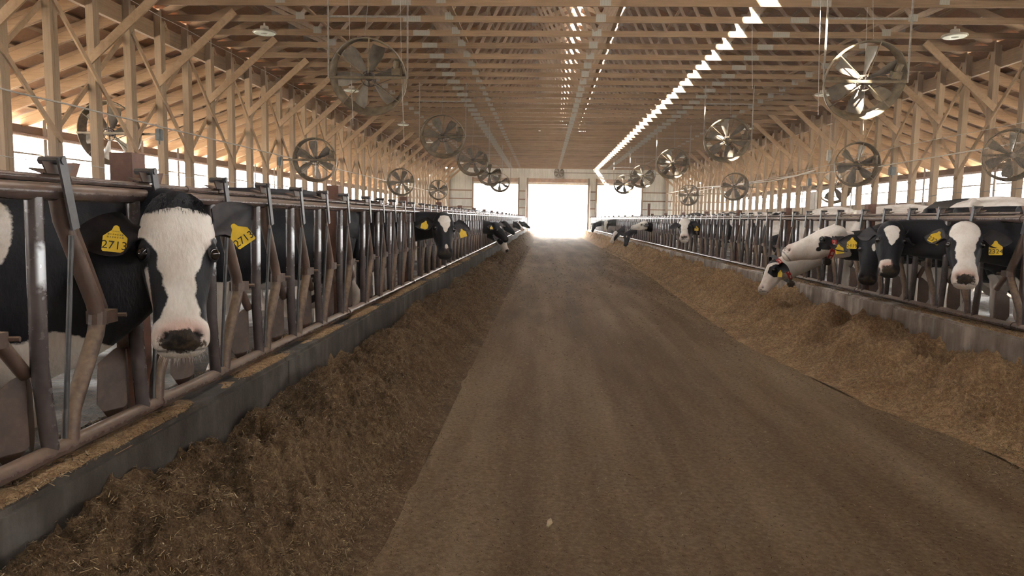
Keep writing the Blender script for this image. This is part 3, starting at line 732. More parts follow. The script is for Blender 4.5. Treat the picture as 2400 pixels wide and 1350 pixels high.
def make_cow(label, group, org, heading, poll, chin, nhint, face, body_white, neck_white=(), voxel=.02, ears=((.5, .0), (.5, .0)), ear_mats=(None, None), ear_len=.24, tags=(), collar=None, tilt=0., scale=1.04, muzzle=(.5, .4), dirt=.4, legs=True, tuft=False, neck_r=1.0, neck_h=1.0, neck_z=0., earw=1.0, upper_only=False, cat='cow'):
    O = Vector((org[0], org[1], PEN-.01)); c, s_ = math.cos(heading), math.sin(heading)
    fx, fy, fz = Vector((c, s_, 0)), Vector((-s_, c, 0)), Vector((0, 0, 1))
    def wpt(x, y, z): return O+(fx*x+fy*y)*scale+fz*(z*scale)
    mb = MB()
    rings_to(mb, [(wpt(x, 0, z), fy, fz, hw*scale, hh*scale) for x, z, hh, hw in BODY], 28, 2.15)
    mb.tube([wpt(.05, 0, 1.40), wpt(-.5, 0, 1.435), wpt(-1.1, 0, 1.44), wpt(-1.62, 0, 1.40)], [.06, .05, .05, .05], 10)
    for sy in (-1, 1):
        mb.tube([wpt(-1.02, sy*.20, 1.40), wpt(-1.12, sy*.29, 1.36)], [.07, .05], 10)
        mb.tube([wpt(-1.5, sy*.1, 1.35), wpt(-1.68, sy*.14, 1.31)], [.08, .05], 10)
        mb.tube([wpt(.02, sy*.2, 1.28), wpt(.14, sy*.22, 1.02), wpt(.05, sy*.2, .78)], [.09, .12, .10], 12)       # shoulder
        mb.tube([wpt(.04, sy*.19, .86), wpt(.05, sy*.185, .62), wpt(.07, sy*.18, .44), wpt(.05, sy*.18, .38), wpt(.05, sy*.18, .16), wpt(.09, sy*.18, .08), wpt(.11, sy*.18, .005)], [.115, .075, .062, .05, .042, .055, .065], 12)
        mb.tube([wpt(-1.28, sy*.2, 1.05), wpt(-1.22, sy*.24, .80), wpt(-1.40, sy*.22, .60), wpt(-1.55, sy*.21, .50), wpt(-1.50, sy*.21, .36), wpt(-1.47, sy*.21, .16), wpt(-1.42, sy*.21, .08), wpt(-1.40, sy*.21, .005)], [.20, .155, .09, .062, .05, .045, .055, .065], 12)
    mb.tube([wpt(-1.70, 0, 1.36), wpt(-1.80, .01, 1.25), wpt(-1.82, .02, .9), wpt(-1.81, .03, .55), wpt(-1.8, .03, .40)], [.05, .035, .025, .035, .02], 8)
    mb.tube([wpt(-1.02, 0, .62), wpt(-1.15, 0, .56), wpt(-1.3, 0, .62)], [.14, .19, .14], 14)
    # head frame: t down the face, n out of the face, s to the cow's left
    poll, chin = Vector(poll), Vector(chin); h = (chin-poll); HS = h.length/.615; h.normalize()
    n = Vector(nhint); n = (n-h*n.dot(h)).normalized(); sd = (-h).cross(n)
    if tilt:
        R_ = Matrix.Rotation(tilt, 3, h); n = R_ @ n; sd = R_ @ sd
    def hpt(t, s, m): return poll+(h*t+sd*s+n*m)*HS
    rings_to(mb, [(hpt(t, 0, (a+b)/2), sd, n, w_*HS, (a-b)/2*HS) for t, w_, a, b in HEAD], 26, 2.45)
    for sy in (-1, 1):
        mb.tube([hpt(.155, sy*.10, -.03), hpt(.18, sy*.106, -.03), hpt(.215, sy*.108, -.035), hpt(.25, sy*.10, -.04)], [.026*HS, .040*HS, .042*HS, .026*HS], 12)
        mb.tube([hpt(.13, sy*.10, -.10), hpt(.11, sy*.135, -.085)], [.05*HS, .038*HS], 10)
    # neck
    nb = wpt(.0, 0, 1.07); na = hpt(.10, 0, -.13); din = (n*.75+h*.45).normalized()
    nb = nb-fz*neck_z; na2 = na-fz*neck_z*.35; p1 = nb+fx*.30*scale+fz*.04; p2 = na2-din*.28
    secs = []
    for i in range(10):
        t = i/9; p = bez(nb, p1, p2, na, t); q = bez(nb, p1, p2, na, min(t+.02, 1.))-bez(nb, p1, p2, na, max(t-.02, 0)); q.normalize()
        lat = (fy*(1-t)+(sd if sd.dot(fy) > -.2 else fy)*t*.7); lat = (lat-q*lat.dot(q)).normalized(); up = q.cross(lat)
        secs.append((p, lat, up, (.21*(1-t)+.105*t)*neck_r*scale*(1-.12*math.sin(math.pi*t)), (.31*(1-t)+.15*t)*scale*(1-.13*math.sin(math.pi*t))*(1+(neck_h-1)*math.sin(math.pi*min(1, t*.9+.1)))))
    rings_to(mb, secs, 22, 2.0)
    me0 = bpy.data.meshes.new('tmp'); me0.from_pydata([tuple(v) for v in mb.v], [], mb.f); me0.update()
    tmp = bpy.data.objects.new('tmp', me0); COL.objects.link(tmp)
    md = tmp.modifiers.new('r', 'REMESH'); md.mode = 'VOXEL'; md.voxel_size = voxel
    sm = tmp.modifiers.new('s', 'SMOOTH'); sm.factor = .5; sm.iterations = max(3, int(.075/voxel))
    bpy.context.view_layer.update()
    me = bpy.data.meshes.new_from_object(tmp.evaluated_get(bpy.context.evaluated_depsgraph_get()))
    bpy.data.objects.remove(tmp); bpy.data.meshes.remove(me0)
    me.name = 'cow'
    V = np.zeros(len(me.vertices)*3); me.vertices.foreach_get('co', V); V = V.reshape(-1, 3)
    A = lambda v: np.array(v)
    D = V-A(poll); t = D@A(h)/HS; s = D@A(sd)/HS; m = D@A(n)/HS
    # nostrils, mouth line and eye sockets pressed into the head
    disp = np.zeros_like(V)
    for sy in (-1, 1):
        d2 = ((t-.548)/.020)**2+((s-sy*.062-(t-.548)*sy*.5)/.016)**2
        disp -= (A(n)[None]*.8+A(sd)[None]*sy*.4)*(np.exp(-d2)*.020*HS*(m > -.07))[:, None]
        d3 = np.exp(-(((t-.515)/.02)**2+((s-sy*.075)/.03)**2)); disp += A(n)[None]*(d3*.006*HS*(m > -.07))[:, None]
        d4 = np.exp(-(((t-.30)/.06)**2+((s-sy*.085)/.02)**2)); disp -= A(n)[None]*(d4*.006*HS*(m > -.06))[:, None]
    mo = np.exp(-((t-(.603-.22*np.clip(-m-.03, 0, .14)*1.0-.0))/.005)**2)*(t > .44)*(m < .02)*(m > -.13)
    inw = -(A(sd)[None]*np.sign(s)[:, None]*np.clip(np.abs(s)/.1, 0, 1)[:, None]+A(n)[None]*np.clip(1-np.abs(s)/.09, 0, 1)[:, None]*.8-A(h)[None]*.0)
    disp += inw*(mo*.007*HS)[:, None]
    near = (t > -.05) & (t < .7) & (np.abs(s) < .2) & (m > -.3) & (m < .1)
    V = V+disp*near[:, None]
    # coat fields
    C = V-A(O); P = np.stack([C@A(fx), C@A(fy), C@A(fz)], -1)/scale
    bf = blobs(P, body_white)+.028*np.sin(P[:, 0]*9+P[:, 2]*7)*np.sin(P[:, 1]*8+P[:, 2]*5+1)+.012*np.sin(P[:, 0]*27+P[:, 2]*19)
    if neck_white:
        bf = bf+0.
        B0 = A(nb); ax = A(na)-B0; Ln = np.linalg.norm(ax); ax /= Ln; q = (V-B0)@ax/Ln
        near_n = np.linalg.norm((V-B0)-((V-B0)@ax)[:, None]*ax, axis=1) < .42
        wigg = .05*np.sin(V[:, 2]*26+V[:, 0]*11)+.03*np.sin(V[:, 1]*33+V[:, 2]*9)
        for qa, qb, sgn in neck_white:
            f_ = (np.minimum(q-qa, qb-q)+wigg)*.3; bf = np.where(near_n & (f_ > 0), f_*sgn, bf)
    hf = face_field(face, t, s, m)
    k = sstep(-.06, .02, t+np.clip((m+.12)*.35, -.1, .06))*(np.abs(s) < .21)*(m > -.32)*(t < .72)*(m < .12)
    k = k*sstep(-.30, -.24, m+np.clip(t-.3, -.3, 0)*0)
    white = np.where(k > .5, hf, bf)
    muz, pk = muzzle
    nose = muz*np.exp(-(((t-.570)/.045)**2+(s/.086)**2)**1.8)*(m > -.1)
    pink = pk*np.clip(np.exp(-(((t-.535)/.05)**2+(s/.095)**2)**2)*(m > -.09), 0, 1)*sstep(0, .02, hf+.02)
    dark = np.zeros(len(V))
    for sy in (-1, 1):
        dark = np.maximum(dark, np.exp(-(((t-.547)/.017)**2+((s-sy*.060)/.015)**2)**1.5)*(m > -.08))
        dark = np.maximum(dark, .8*np.exp(-(((t-.213)/.036)**2+((m+.020)/.034)**2)**2)*(s*sy > .095))
    dark = np.maximum(dark, mo*.8*(t > .5))
    dirtv = dirt*np.clip(1.15-P[:, 2]/.95, 0, 1)*(k < .5)*1.6
    nose, pink, dark = [x*near for x in (nose, pink, dark)]
    loc = A(O); V2 = V-loc
    me.vertices.foreach_set('co', V2.astype(np.float32).ravel())
    for nm, arr in (('white', white), ('nose', nose), ('pink', pink), ('dark', dark), ('dirt', dirtv)):
        at_ = me.attributes.new(nm, 'FLOAT', 'POINT'); at_.data.foreach_set('value', arr.astype(np.float32))
    me.polygons.foreach_set('use_smooth', [True]*len(me.polygons)); me.materials.clear(); me.materials.append(M_COAT); me.update()
    cow = tag(inst('cow', me, None, O), label, cat, group)
    def child(nm, me_, mtx, parent=cow, pm=None):
        o = bpy.data.objects.new(nm, me_); COL.objects.link(o); o.parent = parent
        o.matrix_parent_inverse = Matrix.Identity(4)
        o.matrix_local = (Matrix.Translation(-O) if pm is None else pm.inverted()) @ mtx; return o
    W = Matrix.Translation(O)
    if upper_only: return cow, hpt, (h, n, sd, HS)
    for i, sy in enumerate((-1, 1)):                      # eyes, ears; first the cow's right
        eb_ = MB().lathe([(.0001, -.026), (.018, -.019), (.026, 0), (.021, .014), (.012, .0225), (.0001, .0255)], (0, 0, 0), (0, 0, 1), 16).mesh('eye', M_EYE, True)
        x_, y_, z_ = ortho(sd*sy*.80+n*.60, h)
        child('eye', eb_, frame_matrix(hpt(.212, sy*.125, -.021), x_*HS*1.22, y_*HS*1.12, z_*HS*1.1))
        lid = MB()
        lid.lathe([(.030, -.004), (.034, .004), (.030, .010), (.025, .006)], (0, 0, 0), (0, 0, 1), 18, True)
        child('eyelid', lid.mesh('eyelid', M_EAR, True), frame_matrix(hpt(.212, sy*.125, -.021), x_*HS*1.08, y_*HS*1.05, z_*HS))
        up_a, back_a = ears[i]
        d = (sd*sy*math.cos(up_a)-h*math.sin(up_a)); d = (d*math.cos(back_a)-n*math.sin(back_a)).normalized()
        face_dir = (n*.97+h*.12); fo, yy, zz = ortho(d, face_dir); side_v = d.cross(yy).normalized()
        nu, nv = 12, 8; vs = []
        for lay in (0, 1):
            for a_ in range(nu+1):
                u = a_/nu; wd = .088*earw*(math.sin(math.pi*min(1, .10+.90*u**.80))**.75 if u < .999 else .02)
                if u < .25: wd = max(wd*(.35+2.6*u), .028)
                cup = .055*(1-u*.75)
                for b_ in range(nv+1):
                    v = -1+2*b_/nv
                    off = cup*(v*v)*1.0-.012*lay-.02*u
                    vs.append(d*(ear_len*u)+side_v*(wd*v)+yy*(off)-h*0*u)
        N = (nu+1)*(nv+1); ix = lambda L_, a_, b_: L_*N+a_*(nv+1)+b_
        eb2 = MB(); fs = [(ix(0, a_, b_), ix(0, a_, b_+1), ix(0, a_+1, b_+1), ix(0, a_+1, b_)) for a_ in range(nu) for b_ in range(nv)]
        fs2 = [(ix(1, a_, b_), ix(1, a_+1, b_), ix(1, a_+1, b_+1), ix(1, a_, b_+1)) for a_ in range(nu) for b_ in range(nv)]
        fs2 += [(ix(0, a_+1, b_), ix(1, a_+1, b_), ix(1, a_, b_), ix(0, a_, b_)) for a_ in range(nu) for b_ in (0, nv)]+[(ix(0, a_, b_), ix(1, a_, b_), ix(1, a_, b_+1), ix(0, a_, b_+1)) for b_ in range(nv) for a_ in (0, nu)]
        eb2.add([v*HS for v in vs], fs+fs2); eb2.m = [1]*len(fs)+[0]*len(fs2)
        base = hpt(.115, sy*.125, -.080)
        emesh = eb2.mesh('ear', [ear_mats[i] or M_EAR, M_EARI if (ear_mats[i] in (None, M_EAR)) else simple('ear_pink', (.5, .33, .27), .6, 0, .2, 20)], True)
        emtx = Matrix.Translation(base); ear = child('ear', emesh, emtx)
        for tg in tags:
            if tg['ear'] != sy: continue
            tp = base+(d*(ear_len*tg.get('u', .5))+side_v*(.088*earw*tg.get('v', 0.)))*HS+Vector(tg.get('face', n))*tg.get('lift', .040)
            zf = Vector(tg.get('face', n)).normalized(); yv = Vector((0, 0, 1))
            if tg.get('roll'): yv = Matrix.Rotation(tg['roll'], 3, zf) @ yv
            X_, Y_, Z_ = ortho(zf, yv); k_ = tg.get('size', .1)
            TM = frame_matrix(tp, X_, Y_, Z_)
            poly = [(-.06, -1), (.06, -1)] if 0 else [(-.42, -1.0), (-.47, -.95), (-.47, -.35), (-.40, -.28), (-.16, -.06), (-.10, .12), (.10, .12), (.16, -.06), (.40, -.28), (.47, -.35), (.47, -.95), (.42, -1.0)]
            tm = MB().plate([(x*k_, y*k_) for x, y in poly], .0025, ((0, 0, 0), (1, 0, 0), (0, 1, 0))).mesh('ear_tag', M_TAG)
            to = child('ear_tag', tm, TM)
            tl = Matrix.Translation(Vector((0, -.72*k_, .0018)))
            if tg['txt']:
                tn = text_mesh(tg['txt'], .50*k_*tg.get('ts', 1), M_INK); no = bpy.data.objects.new('tag_number', tn); COL.objects.link(no); no.parent = to; no.matrix_local = tl
            if tg.get('rows'):
                for rr, (bw, ty, sz) in enumerate(tg['rows']):
                    to2 = bpy.data.objects.new('tag_print', (lambda q_: [q_.box((bw*k_*(i_/7-.43), 0, 0), (bw*k_*(.07 if i_ % 3 else .11), sz*k_*(.8 if i_ % 2 else 1), .0008)) for i_ in range(7)] and q_.mesh('tag_print', M_INK2))(MB())); COL.objects.link(to2); to2.parent = to; to2.matrix_local = Matrix.Translation(Vector((0, ty*k_, .0018)))
            st = MB().lathe([(.012*k_*10, -.004), (.012*k_*10, .004)], (0, .04*k_, 0), (0, 0, 1), 12).mesh('tag_stud', M_TAG); so = bpy.data.objects.new('tag_stud', st); COL.objects.link(so); so.parent = to
    if collar:
        q = collar['q']; p = bez(nb, p1, p2, na, q); dq = (bez(nb, p1, p2, na, min(q+.03, 1))-bez(nb, p1, p2, na, q-.03)).normalized()
        ct = collar.get('dir'); dq = Vector(ct).normalized() if ct else dq
        lat = sd if 'lat' not in collar else Vector(collar['lat']); lat = (lat-dq*lat.dot(dq)).normalized(); up = dq.cross(lat); ra, rb = collar['ra'], collar['rb']; wd = .05
        p = Vector(collar['c']) if 'c' in collar else p
        cb = MB(); N = 40; vs = []
        for j in range(N):
            a_ = 2*math.pi*j/N; e = lat*(ra*math.cos(a_))+up*(rb*math.sin(a_)); er = e.normalized()
            for dx, dr in ((-wd/2, 0), (wd/2, 0), (wd/2, .006), (-wd/2, .006)): vs.append(p+e+dq*dx+er*dr)
        cb.add(vs, [(j*4+i2, j*4+(i2+1) % 4, ((j+1) % N)*4+(i2+1) % 4, ((j+1) % N)*4+i2) for j in range(N) for i2 in range(4)])
        co = child('collar', cb.mesh('collar', M_WEB), Matrix.Identity(4))
        a0, a1 = collar['arc']; cb = MB(); vs = []; N = 16
        for j in range(N+1):
            a_ = a0+(a1-a0)*j/N; e = lat*(ra*math.cos(a_))+up*(rb*math.sin(a_)); er = e.normalized()
            for dx, dr in ((-wd*.55, .004), (wd*.55, .004), (wd*.55, .011), (-wd*.55, .011)): vs.append(p+e+dq*dx+er*dr)
        cb.add(vs, [(j*4+i2, j*4+(i2+1) % 4, (j+1)*4+(i2+1) % 4, (j+1)*4+i2) for j in range(N) for i2 in range(4)])
        def sub(nm, me_, mt):
            o = bpy.data.objects.new(nm, me_); COL.objects.link(o); o.parent = co; o.matrix_local = mt; return o
        sub('number_strap', cb.mesh('number_strap', M_RED), Matrix.Identity(4))
        for j, ch in enumerate(collar['txt']):
            a_ = a0+(a1-a0)*(j+.5)/len(collar['txt']); e = lat*(ra*math.cos(a_))+up*(rb*math.sin(a_)); er = (lat*(math.cos(a_)/ra)+up*(math.sin(a_)/rb)).normalized()
            tdir = (-lat*(ra*math.sin(a_))+up*(rb*math.cos(a_))).normalized()*(1 if a1 > a0 else -1)
            X_, Y_, Z_ = ortho(er, -tdir)
            sub('collar_number', text_mesh(ch, .062, M_COLW), frame_matrix(p+e+er*.0135, X_, Y_, Z_))
        a_ = collar['pend']; e = lat*(ra*math.cos(a_))+up*(rb*math.sin(a_))
        bx = bmesh.new(); bmesh.ops.create_cube(bx, size=1); bmesh.ops.scale(bx, vec=(.10, .075, .085), verts=bx.verts); bmesh.ops.bevel(bx, geom=bx.edges[:], offset=.018, segments=2, affect='EDGES')
        bme = bpy.data.meshes.new('collar_weight'); bx.to_mesh(bme); bx.free(); bme.materials.append(M_DARK)
        sub('collar_weight', bme, Matrix.Translation(p+e*1.18))
    if tuft:
        for nm, mt_, cnt, reg, ln in (('forelock', M_TUFT, 1500, 'poll', .022), ('whiskers', M_WHISK, 130, 'chin', .04)):
            hb = MB()
            for j in range(cnt):
                if reg == 'poll':
                    a_ = rng.uniform(-1.35, 1.35); tt = rng.uniform(-.05, .035)
                    q = hpt(tt, .11*math.sin(a_)*float(np.interp(tt, [-.06, -.03, 0, .04], [.36, .70, .93, 1.06])), float(np.interp(tt, [-.06, -.03, 0, .04], [-.045, -.01, .008, .02]))*math.cos(a_*.9)-.03*(1-math.cos(a_*.9)))
                    dr = (n*.35+h*.75+sd*math.sin(a_)*.25+Vector(rng.normal(0, .22, 3))).normalized()
                else:
                    a_ = rng.uniform(-1, 1); q = hpt(.612-.02*abs(a_), .075*a_, rng.uniform(-.11, -.05)); dr = (h*.9+n*.15+sd*a_*.6+Vector(rng.normal(0, .25, 3))).normalized()
                L_ = ln*rng.uniform(.5, 1.3); r0 = .0011 if reg == 'poll' else .0006; sdv = dr.orthogonal().normalized(); e1 = q+dr*L_*.6; e2 = q+dr*L_+h*(.25*L_)
                s2 = dr.cross(sdv)
                hb.add([q+sdv*r0, q-sdv*r0, e1+sdv*r0*.7, e1-sdv*r0*.7, e2, q+s2*r0, q-s2*r0, e1+s2*r0*.7, e1-s2*r0*.7], [(0, 1, 3, 2), (2, 3, 4), (5, 6, 8, 7), (7, 8, 4)])
            o = child(nm, hb.mesh(nm, mt_), Matrix.Identity(4)); o['kind'] = 'stuff'
    return cow, hpt, (h, n, sd, HS)

PATCH_A = [(-.45, .2, 1.35, .35, .5, .5), (-1.35, 0, 1.3, .22, .5, .4), (.2, 0, .62, .35, .4, .2), (-.6, 0, .6, .8, .6, .18), (0, 0, .25, .3, .5, .5), (-1.45, 0, .3, .35, .5, .45)]
PATCH_B = [(-.2, 0, 1.2, .30, .6, .6), (-1.1, -.1, 1.2, .25, .6, .5), (.05, 0, .3, .3, .5, .5), (-1.45, 0, .3, .35, .5, .5), (-.7, 0, .58, .7, .5, .15)]
PATCH_K = [(.1, 0, .40, .45, .5, .42), (-1.45, 0, .3, .4, .5, .5), (-.7, 0, .6, .5, .5, .12)]
PATCH_W = [(-.7, 0, 1.1, 1.3, .6, .75), (.05, 0, .3, .3, .5, .5), (-1.45, 0, .3, .35, .5, .5)]
PATCH_H = [(-.28, .1, 1.50, .13, .5, .25), (-.62, .1, 1.48, .12, .5, .3), (-.95, 0, 1.3, .25, .6, .5), (.10, -.1, 1.19, .215, .35, .19), (.30, 0, .45, .45, .5, .355), (-1.45, 0, .3, .4, .5, .5), (.30, 0, .70, .12, .13, .08)]
GL, GR = 'cows at the left headlocks', 'cows at the right headlocks'

# the big near cow on the left
hp_, hc_ = at(416, 474, X=-1.50), at(428, 826, X=-1.41)
make_cow('big black and white cow with broad white blaze and two yellow 2713 ear tags', GL, (-2.36, 2.68), -.02, hp_, hc_, (.50, -.84, .15), 'blaze_hero', PATCH_H,
         voxel=.009, ears=((.02, .25), (.72, .35)), ear_len=.275, earw=1.0, muzzle=(1.0, .9), tuft=True, dirt=.5, neck_h=1.75, neck_z=.15,
         tags=[dict(ear=-1, txt='2713', u=.36, v=.25, size=.092, roll=-.13, face=(.52, -.84, .1), rows=[(.12, .02, .10), (.26, -.10, .035), (.62, -.24, .075), (.66, -.36, .075)]), dict(ear=1, txt='2713', u=.40, v=.34, size=.090, roll=.62, lift=.075, face=(.45, -.86, .1), rows=[])])
# black cow with white shield further along the left
make_cow('black cow with a white shield on the forehead, looking back down the left rail', GL, (-2.30, 9.55), .0, at(1041, 502, X=-1.33), at(1046, 600, X=-1.26), (.35, -.9, .2), 'shield', PATCH_K,
         voxel=.016, ears=((-.05, .25), (-.12, .1)), ear_len=.26, muzzle=(.8, .2), tags=[dict(ear=-1, txt='', u=.45, v=.4, size=.10, roll=-.3, face=(.35, -.9, .1)), dict(ear=1, txt='', u=.5, v=.5, size=.10, roll=.3, face=(.35, -.9, .1))])
# left cluster feeding far down
make_cow('black cow with small white forehead heart, first of the far left feeding group', GL, (-2.30, 19.5), .0, at(1163, 522, Y=19.5-.05), at(1163, 522, Y=19.5-.05)+Vector((0.55, -0.2, -0.75)).normalized()*.60, (0.65, -0.55, 0.45), 'star', PATCH_K, voxel=.022, muzzle=(.6, .0), tags=[dict(ear=-1, txt='', u=.5, v=.4, size=.1, face=(.6, -.8, .1))])
make_cow('white-faced cow with head down in the feed, far left feeding group', GL, (-2.30, 20.9), .0, at(1176, 546, Y=20.9-.05), at(1176, 546, Y=20.9-.05)+Vector((0.33, -0.1, -0.93)).normalized()*.60, (0.75, -0.6, 0.2), 'white_cap', PATCH_A, voxel=.022, muzzle=(1., .2))
make_cow('black cow in profile with head raised behind the white-faced feeder', GL, (-2.30, 27.0), .0, at(1184, 519, Y=27.0-.05), at(1184, 519, Y=27.0-.05)+Vector((0.68, 0, -0.72)).normalized()*.60, (0.65, -0.3, 0.7), 'black', PATCH_K, voxel=.025, muzzle=(.6, .0))
make_cow('distant dark cow with a white neck mark near the end of the left rail', GL, (-2.30, 38.0), .0, at(1211, 520, Y=38.0-.05), at(1211, 520, Y=38.0-.05)+Vector((0.7, 0, -0.7)).normalized()*.60, (0.6, -0.4, 0.7), 'half', PATCH_A, voxel=.03, muzzle=(.6, .0))
make_cow('last dark cow at the far end of the left rail', GL, (-2.30, 47.0), .0, at(1227, 520, Y=47.0-.05), at(1227, 520, Y=47.0-.05)+Vector((0.8, 0, -0.6)).normalized()*.60, (0.5, -0.4, 0.8), 'black', PATCH_K, voxel=.03, muzzle=(.6, .0))
# right row, near to far
make_cow('black cow with wide white blaze and pink nose wearing a yellow 2324 tag', GR, (4.72, 6.46), math.pi, at(2263, 525, X=3.62), at(2263, 664, X=3.50), (-.42, -.9, .18), 'blaze_wide', PATCH_K,
         voxel=.012, ears=((.50, .55), (.06, .20)), ear_len=.26, muzzle=(.75, .95), tags=[dict(ear=1, txt='2324', u=.45, v=.3, size=.105, roll=.05, face=(-.45, -.88, .05)), dict(ear=-1, txt='2324', u=.50, v=.55, size=.100, roll=-.5, face=(-.4, -.9, .05))])
make_cow('black cow with white diamond on the forehead and half-pink nose', GR, (4.70, 7.18), math.pi, at(2092, 523, X=3.50), at(2085, 640, X=3.38), (-.30, -.93, .15), 'diamond', PATCH_K,
         voxel=.014, ears=((.25, .6), (.35, .75)), ear_len=.25, muzzle=(.9, .9))
make_cow('black-faced cow with small white star wearing a yellow 2419 tag', GR, (4.70, 8.25), math.pi, at(2050, 545, Y=7.72), at(2032, 664, Y=7.62), (-.35, -.9, .28), 'star', PATCH_K,
         voxel=.014, ears=((-.05, .1), (.2, .5)), ear_len=.25, muzzle=(.9, .2), tags=[dict(ear=-1, txt='2419', u=.40, v=.35, size=.105, face=(-.4, -.9, .1)), dict(ear=1, txt='', u=-.18, v=.2, size=.09, lift=.13, face=(-.3, -.9, .3))])
_p = at(1962, 531, Y=8.55)
cw = make_cow('white-headed cow raising its muzzle over the lane, wearing red collar 2482', GR, (4.70, 8.90), math.pi, _p, at(1832, 588, Y=8.62), (-.28, -.22, .95), 'white_eyepatch', PATCH_K, neck_white=((.86, 1.3, 1),),
         voxel=.012, ears=((.15, .5), (.25, .45)), ear_mats=(M_EARW, None), ear_len=.20, muzzle=(.35, .5),
         collar=dict(q=.62, ra=.19, rb=.185, arc=(.25, -1.1), txt='2482', pend=-1.5, c=at(1941, 571, Y=8.60), dir=(-1, .05, .05), lat=(0, -1, 0)), tags=[dict(ear=1, txt='', u=.45, v=.2, size=.095, face=(-.25, -.95, .1), roll=.2)])
make_cow('white cow with black eye patch eating from the heap, wearing red collar 2232', GR, (4.66, 10.75), math.pi, at(1810, 611, Y=10.15), at(1779, 683, Y=9.95), (-.80, -.28, -.1), 'white_cap', PATCH_W, neck_white=((.25, 1.3, 1),),
         voxel=.014, ears=((-.1, .5), (-.2, .6)), ear_len=.20, ear_mats=(M_EARW, None), muzzle=(.3, .3),
         collar=dict(q=.8, ra=.175, rb=.225, arc=(.8, -.8), txt='2232', pend=-1.6, c=at(1829, 630, Y=10.2), dir=(-.80, -.1, -.60), lat=(0, -1, 0)), tags=[dict(ear=1, txt='', u=.5, v=.5, size=.085, face=(-.85, -.5, .1))])
make_cow('distant cow with a white blaze facing the viewer over the right rail', GR, (4.72, 18.9), math.pi, at(1605, 513, X=3.70), at(1603, 560, X=3.60), (-.30, -.93, .15), 'blaze_wide', PATCH_A,
         voxel=.02, ears=((-.0, .2), (.1, .5)), ear_len=.25, muzzle=(.6, .7), tags=[dict(ear=1, txt='', u=.55, v=.3, size=.11, face=(-.3, -.95, .1))])
make_cow('white-faced cow in profile lifting its head, far down the right rail', GR, (4.70, 26.5), math.pi, at(1514, 519, Y=26.5-.05), at(1514, 519, Y=26.5-.05)+Vector((-0.93, 0, -0.35)).normalized()*.60, (-0.2, -0.3, 0.93), 'white', PATCH_W, voxel=.025, muzzle=(.1, .3))
make_cow('black cow with head lowered to the feed, far right feeding group', GR, (4.70, 31.0), math.pi, at(1469, 545, Y=31.0-.05), at(1469, 545, Y=31.0-.05)+Vector((-0.1, -0.15, -0.98)).normalized()*.60, (-0.4, -0.9, 0.1), 'star', PATCH_K, voxel=.025, muzzle=(.5, .0))
make_cow('white-nosed cow eating at the far right heap', GR, (4.70, 35.5), math.pi, at(1443, 543, Y=35.5-.05), at(1443, 543, Y=35.5-.05)+Vector((-0.4, -0.1, -0.9)).normalized()*.60, (-0.6, -0.7, 0.1), 'blaze_wide', PATCH_W, voxel=.03, muzzle=(.2, .6))
make_cow('distant cow with white stripe, head hanging over the far right rail', GR, (4.70, 40.0), math.pi, at(1420, 519, Y=40.0-.05), at(1420, 519, Y=40.0-.05)+Vector((-0.1, -0.2, -0.97)).normalized()*.60, (-0.5, -0.8, 0.2), 'blaze_wide', PATCH_B, voxel=.035, muzzle=(.4, .5))
make_cow('last dark cow at the far end of the right rail', GR, (4.70, 50.0), math.pi, at(1391, 524, Y=50.0-.05), at(1391, 524, Y=50.0-.05)+Vector((-0.2, 0, -0.97)).normalized()*.60, (-0.7, -0.6, 0.2), 'black', PATCH_K, voxel=.035, muzzle=(.4, .0))

# cows standing in the pens behind the rails
def standing(label, x, y, hd, body, face, voxel=.03, sc=1.04):
    fx = Vector((math.cos(hd), math.sin(hd), 0)); o = Vector((x, y, PEN))
    pl = o+fx*.80+Vector((0, 0, 1.30)); ch = o+fx*1.12+Vector((0, 0, .82))
    return make_cow(label, 'cows standing in the pens', (x, y), hd, pl, ch, fx+Vector((0, 0, .3)), face, body, voxel=voxel, muzzle=(.5, .2), scale=sc)
PATCH_T = [(-1.47, 0, 1.5, .045, .5, .35), (-.95, 0, 1.4, .33, .5, .5), (-1.7, 0, .9, .2, .5, .3), (-1.45, 0, .3, .35, .5, .5)]
standing('cow turned away behind the big near cow, showing a white back with black patches', -4.55, 3.95, math.pi-.1, PATCH_T, 'black', .02)
standing('black cow standing just behind the left headlocks', -2.75, 5.6, -2.0, PATCH_K, 'black', .02)
standing('black cow with white belly standing lengthwise behind the left rail', -3.1, 8.6, 1.35, PATCH_A, 'black', .025)
standing('black and white cow standing further along the left pen', -3.4, 13.0, 1.9, PATCH_B, 'star', .03)
standing('dark cow far along the left pen', -3.2, 18.0, -1.4, PATCH_K, 'black', .035)
PATCH_F = [(-1.15, 0, 1.3, .55, .6, .7), (-1.45, 0, .3, .35, .5, .5), (0, 0, .3, .3, .5, .5)]
H2 = math.pi/2
standing('cow with black shoulders and white rump standing lengthwise behind the near right headlocks', 5.45, 10.1, H2+.04, PATCH_F, 'black', .02, 1.13)
standing('white-backed cow standing lengthwise behind the raised white head', 5.6, 12.35, H2, PATCH_W, 'white', .025, 1.10)
standing('second white-backed cow behind the right headlocks', 5.5, 14.6, H2-.05, PATCH_W, 'half', .025, 1.10)
standing('black and white spotted cow behind the right bars', 5.4, 17.2, H2, PATCH_A, 'half', .03, 1.06)
standing('white cow seen between the far right bars', 5.5, 20.0, H2+.1, PATCH_W, 'half', .035, 1.08)
standing('spotted cow standing far along the right pen', 5.6, 23.0, H2, PATCH_B, 'star', .035, 1.1)
standing('farthest black-backed cow standing along the right pen', 5.5, 27.0, H2, PATCH_K, 'black', .035, 1.1)

